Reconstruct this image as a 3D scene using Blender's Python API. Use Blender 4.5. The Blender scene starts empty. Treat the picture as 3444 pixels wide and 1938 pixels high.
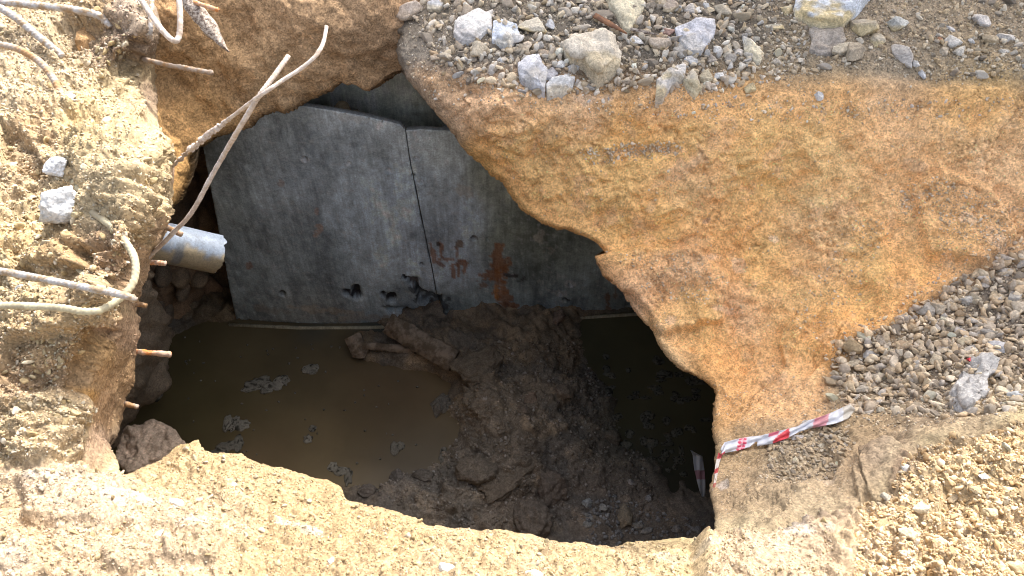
import bpy, bmesh, math, random
import numpy as np
from mathutils import Vector

rng = np.random.default_rng(7)
random.seed(7)
scene = bpy.context.scene
COL = scene.collection

# ------------------------------------------------------------------ camera
PITCH = math.radians(50.0)
CAMH = 1.5
F = 2703.0                      # focal length in photo pixels (3444 wide)
FW = np.array([0, math.cos(PITCH), -math.sin(PITCH)])
UP = np.array([0, math.sin(PITCH), math.cos(PITCH)])
RT = np.array([1.0, 0, 0])
CAM = np.array([0, 0, CAMH])
cam_d = bpy.data.cameras.new("camera")
cam = bpy.data.objects.new("camera", cam_d)
COL.objects.link(cam)
cam.location = CAM
cam.rotation_euler = (math.pi / 2 - PITCH, 0, 0)
cam_d.sensor_width = 36
cam_d.lens = 36 * F / 3444
cam_d.clip_start = 0.02
cam_d.clip_end = 500
scene.camera = cam

# ------------------------------------------------------------------ light
SUN_EL = math.radians(47)
SUN_AZ = math.atan2(0.50, 0.866)          # from +Y towards +X
SUN = Vector((math.sin(SUN_AZ) * math.cos(SUN_EL), math.cos(SUN_AZ) * math.cos(SUN_EL), math.sin(SUN_EL)))
world = bpy.data.worlds.new("World")
scene.world = world
world.use_nodes = True
nt = world.node_tree
bg = nt.nodes["Background"]
sky = nt.nodes.new("ShaderNodeTexSky")
sky.sky_type = 'NISHITA'
sky.sun_disc = False
sky.sun_elevation = SUN_EL
sky.sun_rotation = SUN_AZ
sky.air_density = 1.0
sky.dust_density = 7.0
sky.ozone_density = 0.6
hs = nt.nodes.new("ShaderNodeHueSaturation")
hs.inputs["Saturation"].default_value = 0.55
nt.links.new(sky.outputs[0], hs.inputs["Color"])
nt.links.new(hs.outputs[0], bg.inputs[0])
bg.inputs[1].default_value = 0.15
sun_d = bpy.data.lights.new("sun", 'SUN')
sun_d.energy = 2.0
sun_d.angle = math.radians(0.35)
sun_d.color = (1.0, 0.94, 0.86)
sun = bpy.data.objects.new("sun", sun_d)
sun.rotation_euler = SUN.to_track_quat('Z', 'Y').to_euler()
sun.location = (4, 7, 8)
COL.objects.link(sun)
vs = scene.view_settings
vs.view_transform = 'Standard'
vs.look = 'None'
vs.gamma = 1
vs.use_curve_mapping = False
vs.exposure = 1.5
scene.cycles.filter_width = 1.0

# ------------------------------------------------------------------ noise
def _h(ix, iy, iz, s):
    n = (ix.astype(np.int64) * 73856093) ^ (iy.astype(np.int64) * 19349663) ^ (iz.astype(np.int64) * 83492791) ^ (s * 2654435)
    n = (n ^ (n >> 13)) * 1274126177
    n = n ^ (n >> 16)
    n = (n * 668265263) & 0x7fffffff
    n = n ^ (n >> 15)
    return (n & 0xffffff) / float(0xffffff)

def vnoise(P, s=0):
    i = np.floor(P).astype(np.int64)
    f = P - i
    u = f * f * f * (f * (f * 6 - 15) + 10)
    r = 0
    for dx in (0, 1):
        for dy in (0, 1):
            for dz in (0, 1):
                w = (u[:, 0] if dx else 1 - u[:, 0]) * (u[:, 1] if dy else 1 - u[:, 1]) * (u[:, 2] if dz else 1 - u[:, 2])
                r = r + w * _h(i[:, 0] + dx, i[:, 1] + dy, i[:, 2] + dz, s)
    return r * 2 - 1

def fbm(P, scale, octv=4, s=0, gain=0.5):
    r = 0; a = 1; tot = 0
    for k in range(octv):
        r = r + a * vnoise(P * scale * (2.03 ** k) + 17.3 * k, s + k)
        tot += a; a *= gain
    return r / tot * 1.6

def worley(P, scale, s=0):
    Q = P * scale
    i = np.floor(Q).astype(np.int64)
    f1 = np.full(len(P), 9.0); f2 = np.full(len(P), 9.0); idv = np.zeros(len(P))
    for dx in (-1, 0, 1):
        for dy in (-1, 0, 1):
            for dz in (-1, 0, 1):
                cx, cy, cz = i[:, 0] + dx, i[:, 1] + dy, i[:, 2] + dz
                a = _h(cx, cy, cz, s + 1)
                b = _h(cx, cy, cz, s + 2)
                c = _h(cx, cy, cz, s + 3)
                d = np.sqrt((cx + a - Q[:, 0]) ** 2 + (cy + b - Q[:, 1]) ** 2 + (cz + c - Q[:, 2]) ** 2)
                new = d < f1
                f2 = np.where(new, f1, np.minimum(f2, d))
                idv = np.where(new, a, idv)
                f1 = np.where(new, d, f1)
    return f1, f2, idv

# ------------------------------------------------------------------ picture geometry
def ray(px, py):
    px = np.asarray(px, float); py = np.asarray(py, float)
    return FW + ((px - 1722) / F)[..., None] * RT + ((969 - py) / F)[..., None] * UP

def dist_of(px, py, mode, v):
    r = ray(px, py)
    if mode == 'z': return (v - CAMH) / r[..., 2]
    if mode == 'Y': return v / r[..., 1]
    if mode == 'X': return v / r[..., 0]
    return v

def pt(px, py, mode='z', v=0.0):
    return CAM + ray(px, py) * np.asarray(dist_of(px, py, mode, v))[..., None]

class Field:
    """smooth inverse-depth surface through control points"""
    def __init__(s, ctrl, base='z', bv=0.0, smooth=0.0):
        s.base, s.bv = base, bv
        c = np.array([(a, b) for a, b, *_ in ctrl], float)
        w = []
        for q in ctrl:
            m, v = ('z', q[2]) if len(q) == 3 else (q[2], q[3])
            w.append(1.0 / dist_of(q[0], q[1], m, v) - s.w0(q[0], q[1]))
        w = np.array(w)
        s.c = c / 1000
        n = len(c)
        A = np.zeros((n + 3, n + 3))
        A[:n, :n] = s.k(s.c, s.c) + np.eye(n) * smooth
        A[:n, n] = 1; A[:n, n + 1:] = s.c
        A[n, :n] = 1; A[n + 1:, :n] = s.c.T
        s.sol = np.linalg.solve(A + np.eye(n + 3) * 1e-10, np.concatenate([w, [0, 0, 0]]))
    def w0(s, px, py):
        return 1.0 / dist_of(px, py, s.base, s.bv)
    def k(s, a, b):
        d2 = ((a[:, None, :] - b[None, :, :]) ** 2).sum(-1)
        return 0.5 * d2 * np.log(d2 + 1e-12)
    def t(s, px, py):
        px = np.asarray(px, float).ravel(); py = np.asarray(py, float).ravel()
        q = np.stack([px, py], 1) / 1000
        out = np.zeros(len(q)); n = len(s.c)
        for a in range(0, len(q), 40000):
            b = q[a:a + 40000]
            out[a:a + 40000] = s.k(b, s.c) @ s.sol[:n] + s.sol[n] + b @ s.sol[n + 1:]
        w = np.maximum(out + s.w0(px, py), 0.04)
        return 1.0 / w

def poly_sd(px, py, poly):
    """signed distance (inside > 0) and nearest point"""
    px = np.asarray(px, float); py = np.asarray(py, float)
    P = np.array(poly, float); Q = np.roll(P, -1, 0)
    best = np.full(px.shape, 1e18); bx = np.zeros(px.shape); by = np.zeros(px.shape)
    ins = np.zeros(px.shape, bool)
    for (ax, ay), (cx, cy) in zip(P, Q):
        dx, dy = cx - ax, cy - ay
        L = dx * dx + dy * dy + 1e-12
        u = np.clip(((px - ax) * dx + (py - ay) * dy) / L, 0, 1)
        qx, qy = ax + u * dx, ay + u * dy
        d = (px - qx) ** 2 + (py - qy) ** 2
        m = d < best
        best = np.where(m, d, best); bx = np.where(m, qx, bx); by = np.where(m, qy, by)
        if dy != 0:
            ins ^= ((ay > py) != (cy > py)) & (px < (cx - ax) * (py - ay) / dy + ax)
    d = np.sqrt(best)
    return np.where(ins, d, -d), bx, by

def wiggle(poly, amp=5.0, seg=26, seed=1, closed=True):
    """subdivide an outline and roughen it"""
    out = []
    P = [np.array(p, float) for p in poly]
    n = len(P)
    for i in range(n if closed else n - 1):
        a, b = P[i], P[(i + 1) % n]
        L = np.linalg.norm(b - a)
        k = max(1, int(L / seg)) if L < 3000 else 1
        for j in range(k):
            out.append(a + (b - a) * j / k)
    if not closed: out.append(P[-1])
    out = np.array(out)
    q = np.column_stack([out / 60.0, np.full(len(out), seed * 3.7)])
    q2 = np.column_stack([out / 17.0, np.full(len(out), seed * 1.7)])
    out[:, 0] += amp * (vnoise(q, seed) + 0.5 * vnoise(q2, seed + 3))
    out[:, 1] += amp * (vnoise(q + 40, seed + 1) + 0.5 * vnoise(q2 + 40, seed + 4))
    return out

def smooth01(a, lo, hi):
    x = np.clip((a - lo) / (hi - lo), 0, 1)
    return x * x * (3 - 2 * x)

def mesh_np(name, V, faces3=None, faces4=None, col=None, smooth=True, mat=None, parent=None):
    me = bpy.data.meshes.new(name)
    V = np.asarray(V, np.float32)
    me.vertices.add(len(V)); me.vertices.foreach_set("co", V.ravel())
    parts, tot, starts = [], [], []
    cur = 0
    for fc, k in ((faces3, 3), (faces4, 4)):
        if fc is not None and len(fc):
            fc = np.asarray(fc, np.int32)
            parts.append(fc.ravel()); starts.append(cur + np.arange(len(fc)) * k); tot.append(np.full(len(fc), k))
            cur += len(fc) * k
    idx = np.concatenate(parts).astype(np.int32)
    me.loops.add(len(idx)); me.loops.foreach_set("vertex_index", idx)
    st = np.concatenate(starts).astype(np.int32)
    me.polygons.add(len(st)); me.polygons.foreach_set("loop_start", st)
    me.polygons.foreach_set("loop_total", np.concatenate(tot).astype(np.int32))
    if smooth: me.polygons.foreach_set("use_smooth", np.ones(len(st), bool))
    if col is not None:
        a = me.color_attributes.new("Col", 'FLOAT_COLOR', 'POINT')
        c4 = np.ones((len(V), 4), np.float32); c4[:, :3] = col
        a.data.foreach_set("color", c4.ravel())
    me.update(calc_edges=True)
    me.validate()
    if mat: me.materials.append(mat)
    o = bpy.data.objects.new(name, me)
    COL.objects.link(o)
    if parent is not None: o.parent = parent
    return o

def tag(o, label=None, cat=None, group=None, kind=None):
    if label: o["label"] = label
    if cat: o["category"] = cat
    if group: o["group"] = group
    if kind: o["kind"] = kind
    return o

# ------------------------------------------------------------------ materials
def earth_mat(name, fine=1.0, speck=0.35, rough=0.95, scale=1.0, bump=0.004, use_col=True, base=(0.4, 0.35, 0.3), spec=0.2, objcol=False, streak=False, veins=0.0):
    m = bpy.data.materials.new(name); m.use_nodes = True
    t = m.node_tree; N = t.nodes; L = t.links
    b = N["Principled BSDF"]
    b.inputs["Roughness"].default_value = rough
    b.inputs["Specular IOR Level"].default_value = spec
    geo = N.new("ShaderNodeTexCoord")
    co = geo.outputs["Object"]
    if streak:
        mp = N.new("ShaderNodeMapping"); mp.inputs["Scale"].default_value = (1, 1, 0.09)
        L.new(co, mp.inputs[0])
    if use_col:
        c = N.new("ShaderNodeAttribute"); c.attribute_name = "Col"; csrc = c.outputs["Color"]
    elif objcol:
        c = N.new("ShaderNodeObjectInfo"); csrc = c.outputs["Color"]
    else:
        c = N.new("ShaderNodeRGB"); c.outputs[0].default_value = (*base, 1); csrc = c.outputs[0]
    def noise(sc, det=5, r=0.6, src=None):
        n = N.new("ShaderNodeTexNoise"); n.inputs["Scale"].default_value = sc * scale
        n.inputs["Detail"].default_value = det; n.inputs["Roughness"].default_value = r
        L.new(src or co, n.inputs["Vector"]); return n.outputs["Fac"]
    def ramp(src, a, b_, lo, hi):
        r = N.new("ShaderNodeMapRange"); L.new(src, r.inputs[0])
        r.inputs[1].default_value = a; r.inputs[2].default_value = b_
        r.inputs[3].default_value = lo; r.inputs[4].default_value = hi
        return r.outputs[0]
    def mul(a, f):
        v = N.new("ShaderNodeVectorMath"); v.operation = 'SCALE'
        L.new(a, v.inputs[0]); L.new(f, v.inputs["Scale"]); return v.outputs[0]
    cc = mul(csrc, ramp(noise(22), 0.3, 0.7, 0.82, 1.16))
    cc = mul(cc, ramp(noise(130, 6, 0.7), 0.32, 0.68, 1 - speck * 0.7, 1 + speck * 0.5))
    vo = N.new("ShaderNodeTexVoronoi"); vo.inputs["Scale"].default_value = 210 * scale
    L.new(co, vo.inputs["Vector"])
    sep = N.new("ShaderNodeSeparateColor"); L.new(vo.outputs["Color"], sep.inputs[0])
    cc = mul(cc, ramp(sep.outputs[0], 0, 1, 1 - speck * 1.1, 1 + speck * 0.9))
    if streak:
        cc = mul(cc, ramp(noise(28, 6, 0.65, mp.outputs[0]), 0.35, 0.65, 0.86, 1.12))
        cc = mul(cc, ramp(noise(90, 4, 0.7, mp.outputs[0]), 0.35, 0.65, 0.85, 1.15))
    L.new(cc, b.inputs["Base Color"])
    last = None
    for sc, dist in ((35, bump), (120, bump * 0.5), (420, bump * 0.22)):
        bp = N.new("ShaderNodeBump"); bp.inputs["Strength"].default_value = fine
        bp.inputs["Distance"].default_value = dist
        L.new(noise(sc, 5, 0.65), bp.inputs["Height"])
        if last: L.new(last, bp.inputs["Normal"])
        last = bp.outputs[0]
    L.new(last, b.inputs["Normal"])
    return m

def plain_mat(name, col, rough=0.6, metal=0.0, spec=0.5, bump=0.0, bscale=60, var=0.0, col2=None, cscale=30):
    m = bpy.data.materials.new(name); m.use_nodes = True
    t = m.node_tree; N = t.nodes; L = t.links
    b = N["Principled BSDF"]
    b.inputs["Roughness"].default_value = rough; b.inputs["Metallic"].default_value = metal
    b.inputs["Specular IOR Level"].default_value = spec
    tc = N.new("ShaderNodeTexCoord")
    n = N.new("ShaderNodeTexNoise"); n.inputs["Scale"].default_value = cscale; n.inputs["Detail"].default_value = 6
    n.inputs["Roughness"].default_value = 0.65
    L.new(tc.outputs["Object"], n.inputs["Vector"])
    mx = N.new("ShaderNodeMix"); mx.data_type = 'RGBA'
    mr = N.new("ShaderNodeMapRange"); mr.inputs[1].default_value = 0.42; mr.inputs[2].default_value = 0.58
    L.new(n.outputs["Fac"], mr.inputs[0]); L.new(mr.outputs[0], mx.inputs[0])
    mx.inputs[6].default_value = (*col, 1)
    mx.inputs[7].default_value = (*(col2 or [c * (1 - var) for c in col]), 1)
    L.new(mx.outputs[2], b.inputs["Base Color"])
    if bump:
        n2 = N.new("ShaderNodeTexNoise"); n2.inputs["Scale"].default_value = bscale; n2.inputs["Detail"].default_value = 6
        L.new(tc.outputs["Object"], n2.inputs["Vector"])
        bp = N.new("ShaderNodeBump"); bp.inputs["Distance"].default_value = bump
        L.new(n2.outputs["Fac"], bp.inputs["Height"]); L.new(bp.outputs[0], b.inputs["Normal"])
    return m

M_ground = earth_mat("earth", fine=1.0, speck=0.30, bump=0.004)
M_wallearth = earth_mat("cut_earth", fine=1.0, speck=0.34, bump=0.004)
M_mud = earth_mat("wet_mud", fine=1.0, speck=0.25, rough=0.75, bump=0.006, spec=0.35)
M_crumb = earth_mat("crumbs", fine=0.7, speck=0.18, bump=0.002)
M_concrete = earth_mat("concrete", fine=0.7, speck=0.16, rough=0.75, bump=0.0015, spec=0.35, streak=True)
M_stone = earth_mat("stone", fine=1.0, speck=0.22, bump=0.003)
M_stone_o = earth_mat("stone_tinted", fine=1.0, speck=0.25, bump=0.003, use_col=False, objcol=True)

# ------------------------------------------------------------------ patch builder
def axis_vals(lo_in, hi_in, step, lo, hi, grow=1.12):
    a = list(np.arange(lo_in, hi_in + step * 0.5, step))
    s = step
    while a[0] > lo:
        s *= grow; a.insert(0, a[0] - s)
    s = step
    while a[-1] < hi:
        s *= grow; a.append(a[-1] + s)
    return np.array(a)

class Patch:
    def __init__(s, name, field, xr, yr, step, outline=None, hole=False, disp=None, colf=None, mat=None,
                 skirt=None, skirt_col=None, round_px=0, round_amt=0.0, inner=None, zfun=None):
        xi = inner or (max(xr[0], -400), min(xr[1], 3860), max(yr[0], -200), min(yr[1], 2200))
        xs = axis_vals(xi[0], xi[1], step, xr[0], xr[1]); ys = axis_vals(xi[2], xi[3], step, yr[0], yr[1])
        GX, GY = np.meshgrid(xs, ys)
        H, W = GX.shape
        gx = GX.ravel().copy(); gy = GY.ravel().copy()
        if outline is not None:
            sd, bx, by = poly_sd(gx, gy, outline)
            if hole: sd = -sd
            act = sd > -step * 0.55
            snap = np.abs(sd) < step * 0.75
            snap &= act
            gx = np.where(snap, bx, gx); gy = np.where(snap, by, gy)
        else:
            sd = np.full(gx.shape, 1e6); act = np.ones(gx.shape, bool); snap = np.zeros(gx.shape, bool)
        t = field.t(gx, gy)
        if round_px:
            u = np.clip(1 - np.maximum(sd, 0) / round_px, 0, 1)
            t = t * (1 + round_amt * (1 - np.sqrt(np.maximum(1 - u * u, 0))))
        P = CAM + ray(gx, gy) * t[:, None]
        G = P.reshape(H, W, 3)
        du = np.gradient(G, axis=1); dv = np.gradient(G, axis=0)
        n = np.cross(du, dv); n /= np.linalg.norm(n, axis=2, keepdims=True) + 1e-12
        n = n.reshape(-1, 3)
        n *= np.sign(((CAM - P) * n).sum(1))[:, None]
        ai = np.where(act)[0]
        if disp is not None:
            d = disp(P[ai], gx[ai], gy[ai], sd[ai])
            P[ai] += n[ai] * d[:, None]
        C = np.full((len(P), 3), 0.4)
        if colf is not None: C[ai] = colf(P[ai], gx[ai], gy[ai])
        s.xs, s.ys, s.P, s.n, s.H, s.W, s.C = xs, ys, P.reshape(H, W, 3), n.reshape(H, W, 3), H, W, C.reshape(H, W, 3)
        A = act.reshape(H, W)
        q = A[:-1, :-1] & A[1:, :-1] & A[:-1, 1:] & A[1:, 1:]
        idx = np.arange(H * W).reshape(H, W)
        qa = np.stack([idx[:-1, :-1][q], idx[1:, :-1][q], idx[1:, 1:][q], idx[:-1, 1:][q]], 1)
        used = np.zeros(H * W, bool); used[qa.ravel()] = True
        remap = np.cumsum(used) - 1
        V = P[used]; Cc = C[used]
        faces = remap[qa]
        if skirt is not None:
            E = np.concatenate([faces[:, [0, 1]], faces[:, [1, 2]], faces[:, [2, 3]], faces[:, [3, 0]]])
            key = np.sort(E, 1); kk = key[:, 0].astype(np.int64) * 10000000 + key[:, 1]
            u, inv, cnt = np.unique(kk, return_inverse=True, return_counts=True)
            bE = E[cnt[inv] == 1]
            sdu = np.abs(sd[used])
            bE = bE[(sdu[bE[:, 0]] < step * 3) & (sdu[bE[:, 1]] < step * 3)]
            bv = np.unique(bE)
            loc = -np.ones(len(V), int); loc[bv] = np.arange(len(bv))
            base = V[bv]
            rings = skirt(base)
            fl = [faces]; prev = bv; allV = [V]; allC = [Cc]; cnt_ = len(V)
            for k, R in enumerate(rings):
                cur = cnt_ + np.arange(len(bv))
                a, b = bE[:, 0], bE[:, 1]
                fl.append(np.stack([prev[loc[b]], prev[loc[a]], cur[loc[a]], cur[loc[b]]], 1))
                allV.append(R); allC.append(np.tile(skirt_col, (len(bv), 1)) * 0.5 + 0.5 * (Cc[bv] if k == 0 else np.tile(skirt_col, (len(bv), 1))))
                prev = cur; cnt_ += len(bv)
            V = np.concatenate(allV); Cc = np.concatenate(allC); faces = np.concatenate(fl)
        s.obj = mesh_np(name, V, faces4=faces, col=Cc, mat=mat)
    def at(s, px, py):
        px = np.atleast_1d(np.asarray(px, float)); py = np.atleast_1d(np.asarray(py, float))
        i = np.clip(np.searchsorted(s.xs, px) - 1, 0, s.W - 2); j = np.clip(np.searchsorted(s.ys, py) - 1, 0, s.H - 2)
        fx = np.clip((px - s.xs[i]) / (s.xs[i + 1] - s.xs[i]), 0, 1)[:, None]
        fy = np.clip((py - s.ys[j]) / (s.ys[j + 1] - s.ys[j]), 0, 1)[:, None]
        def li(A):
            return (A[j, i] * (1 - fx) + A[j, i + 1] * fx) * (1 - fy) + (A[j + 1, i] * (1 - fx) + A[j + 1, i + 1] * fx) * fy
        return li(s.P), li(s.n), li(s.C)

def blobcol(blobs, px, py, P, warp=60, seed=5, sharp=1.0):
    wx = px + warp * fbm(P, 5, 4, seed); wy = py + warp * fbm(P, 5, 4, seed + 9)
    num = np.zeros((len(px), 3)); den = np.full(len(px), 1e-9)
    for bx, by, r, c in blobs:
        d2 = ((wx - bx) ** 2 + (wy - by) ** 2) / (r * r)
        w = np.exp(-d2 * 1.2 * sharp) + 0.002 / (1 + d2)
        num += w[:, None] * np.array(c); den += w
    return num / den[:, None]

def splat(C, px, py, P, x, y, rx, ry, c, a=1.0, ang=0.0, rough=0.35, seed=0):
    """an irregular patch of another material colour"""
    ca, sa = math.cos(ang), math.sin(ang)
    dx, dy = px - x, py - y
    u = (dx * ca + dy * sa) / rx; v = (-dx * sa + dy * ca) / ry
    near = (np.abs(u) < 2) & (np.abs(v) < 2)
    if not near.any(): return C
    d = np.sqrt(u[near] ** 2 + v[near] ** 2) + rough * fbm(P[near], 30, 4, seed + 77)
    w = (a * (1 - smooth01(d, 0.75, 1.05)))[:, None]
    C[near] = C[near] * (1 - w) + np.array(c) * w
    return C

# colours (albedo)
OR = (0.60, 0.375, 0.155); OR2 = (0.56, 0.33, 0.12); TAN = (0.50, 0.39, 0.27); GRY = (0.40, 0.35, 0.29)
GRAV = (0.175, 0.15, 0.12); CREAM = (0.50, 0.42, 0.26); PALE = (0.60, 0.54, 0.40); BRN = (0.36, 0.26, 0.16); RUSTY = (0.42, 0.27, 0.13)

# ------------------------------------------------------------------ the ground: bank, rim, slope, far ground
HOLE = [(560, -330), (612, -60), (600, 5), (560, 60), (530, 120), (524, 180), (528, 240), (533, 330), (530, 425), (552, 440), (562, 500),
        (572, 560), (578, 640), (565, 710), (548, 790), (520, 840), (498, 895), (476, 940), (455, 1000), (450, 1050), (466, 1140),
        (450, 1210), (440, 1280), (414, 1330), (410, 1400), (402, 1465), (378, 1490), (386, 1545), (420, 1590), (480, 1570), (560, 1530),
        (620, 1492), (665, 1478), (690, 1518), (760, 1530), (815, 1528), (870, 1552), (960, 1580), (1040, 1600), (1100, 1605), (1145, 1640),
        (1165, 1680), (1260, 1705), (1350, 1720), (1440, 1762), (1560, 1775), (1640, 1785), (1722, 1798), (1800, 1802), (1850, 1820),
        (1960, 1822), (2065, 1845), (2150, 1822), (2300, 1808), (2370, 1810), (2410, 1822), (2405, 1760), (2402, 1690), (2390, 1640),
        (2402, 1560), (2415, 1500), (2400, 1430), (2398, 1330), (2385, 1295), (2300, 1255), (2240, 1195), (2190, 1110), (2130, 1040),
        (2080, 945), (2060, 900), (2040, 860), (2000, 820), (1960, 800), (1870, 775), (1820, 750), (1770, 720), (1715, 660), (1690, 615),
        (1650, 590), (1590, 530), (1545, 480), (1520, 440), (1490, 400), (1440, 350), (1400, 300), (1370, 265), (1345, 215), (1335, 170),
        (1352, 118), (1300, 90), (1272, 45), (1262, 0), (1245, -60), (1200, -330)]
HOLEW = wiggle(HOLE, 4.5, 11, 3)
g_ctrl = [
    # far ground
    (1340, -200, 0), (1380, 60, -0.01), (1350, 200, -0.06), (1500, 60, 0.02), (1800, 0, .02), (2500, 0, 0), (3444, 0, 0), (2500, -600, 0),
    (1000, -1400, 0), (3444, -1400, 0), (5000, -300, 0), (5000, 600, 0), (-1500, -1400, 0), (0, -900, .05), (5000, -1400, 0),
    (1480, 240, -.02), (1900, 290, -.03), (2300, 285, -.03), (2800, 290, -.03), (3444, 300, -.03), (4200, 500, -.03),
    # lip and slope
    (1480, 400, -.16), (1590, 520, -.26), (1700, 600, -.32), (1900, 760, -.42), (2060, 890, -.48), (2100, 960, -.52), (2250, 1180, -.58), (2390, 1290, -.60),
    (2400, 1500, -.50), (2400, 1700, -.34), (2410, 1815, -.14), (1650, 400, -.10), (1900, 500, -.20), (2300, 700, -.34), (2300, 480, -.16), (2800, 480, -.16), (2800, 800, -.37), (3444, 650, -.22), (3444, 850, -.31),
    (2500, 1000, -.50), (2800, 1120, -.48), (3100, 1100, -.42), (3444, 1000, -.34), (3444, 1200, -.34), (3000, 1350, -.41), (2700, 1500, -.41),
    (2600, 1700, -.25), (2900, 1650, -.22), (3100, 1480, -.24), (3444, 1400, -.20), (2583, 1822, -.10), (2800, 1800, -.09), (3000, 1730, -.11), (3200, 1560, -.15),
    (3000, 1938, -.03), (3444, 1700, -.06), (3444, 1938, 0), (2400, 1938, -.05), (4400, 1400, 0), (4400, 2100, 0), (3444, 2500, 0),
    # near rim
    (520, 1620, -.09), (700, 1530, -.12), (830, 1560, -.10), (1100, 1640, -.10), (1180, 1700, -.08), (1400, 1770, -.07), (1700, 1815, -.06), (2065, 1855, -.06),
    (2300, 1830, -.07), (0, 1938, .10), (400, 1800, .04), (860, 1938, .04), (800, 1720, -.04), (1722, 1938, 0), (1722, 3000, 0), (0, 3000, .05), (3444, 3000, 0), (0, 1650, .07),
    # left bank, top edge and side face
    (0, 0, .15), (250, 0, .15), (0, 400, .2), (0, 800, .2), (0, 1200, .13), (250, 300, .16), (250, 700, .2), (200, 1000, .19), (150, 1350, .09), (-1500, 500, .2), (-1200, 1500, .12), (-800, 2400, .1),
    (500, 0, .13), (595, 5, -.06), (485, 130, .13), (522, 180, -.02), (472, 430, .16), (530, 425, .02), (540, 470, .19), (562, 500, .10), (545, 600, .19), (578, 640, .03),
    (505, 760, .19), (548, 790, .02), (465, 860, .17), (500, 895, -.03), (425, 960, .15), (455, 1000, -.08), (385, 1080, .12), (466, 1140, -.20),
    (320, 1190, .08), (440, 1280, -.26), (270, 1330, .04), (410, 1400, -.28), (250, 1480, -.0), (384, 1500, -.24), (300, 1600, .0), (400, 1600, -.07),
]
F_ground = Field(g_ctrl, smooth=2e-5)

def in_poly(px, py, poly, soft):
    return smooth01(poly_sd(px, py, poly)[0], -soft, soft)

BANK = [(-2500, -2500), (640, -2500), (640, 1480), (400, 1560), (330, 1580), (0, 1570), (-2500, 1600)]
FACE = [(500, -60), (640, -60), (640, 1560), (380, 1560), (250, 1540), (262, 1330), (318, 1190), (385, 1080), (430, 960), (470, 860), (510, 760), (550, 600), (548, 470), (500, 440), (475, 430), (480, 130)]
FRONT = [(-2500, 1560), (0, 1560), (400, 1590), (660, 1480), (1150, 1600), (1722, 1795), (2420, 1825), (2600, 1822), (2760, 1775), (2970, 1715), (3090, 1530), (3444, 1437), (6000, 1100), (6000, 4000), (-2500, 4000)]
LOWR = [(2750, 1790), (2970, 1715), (3090, 1530), (3444, 1437), (6000, 1100), (6000, 4000), (2500, 4000), (2750, 1938)]
TOPG = [(1180, -2500), (6500, -2500), (6500, 250), (3444, 305), (3100, 290), (2830, 265), (2720, 330), (2560, 285), (2420, 285), (2250, 300), (2130, 330), (2060, 320), (1950, 340), (1850, 335), (1760, 300), (1560, 285), (1420, 240), (1330, 190), (1250, 60)]
PILE = [(2790, 1240), (2830, 1150), (2960, 1110), (3110, 1010), (3250, 930), (3444, 850), (3850, 760), (3850, 1300), (3444, 1400), (3200, 1420), (3000, 1400), (2860, 1400), (2790, 1330)]
PILE2 = [(2580, 1490), (2800, 1430), (2880, 1500), (2800, 1640), (2660, 1640), (2590, 1620)]
CLAY = [(1400, 240), (3444, 305), (6000, 300), (6000, 600), (3444, 860), (2800, 1200), (2760, 1400), (2420, 1450), (2380, 1290), (1700, 600)]

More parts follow.
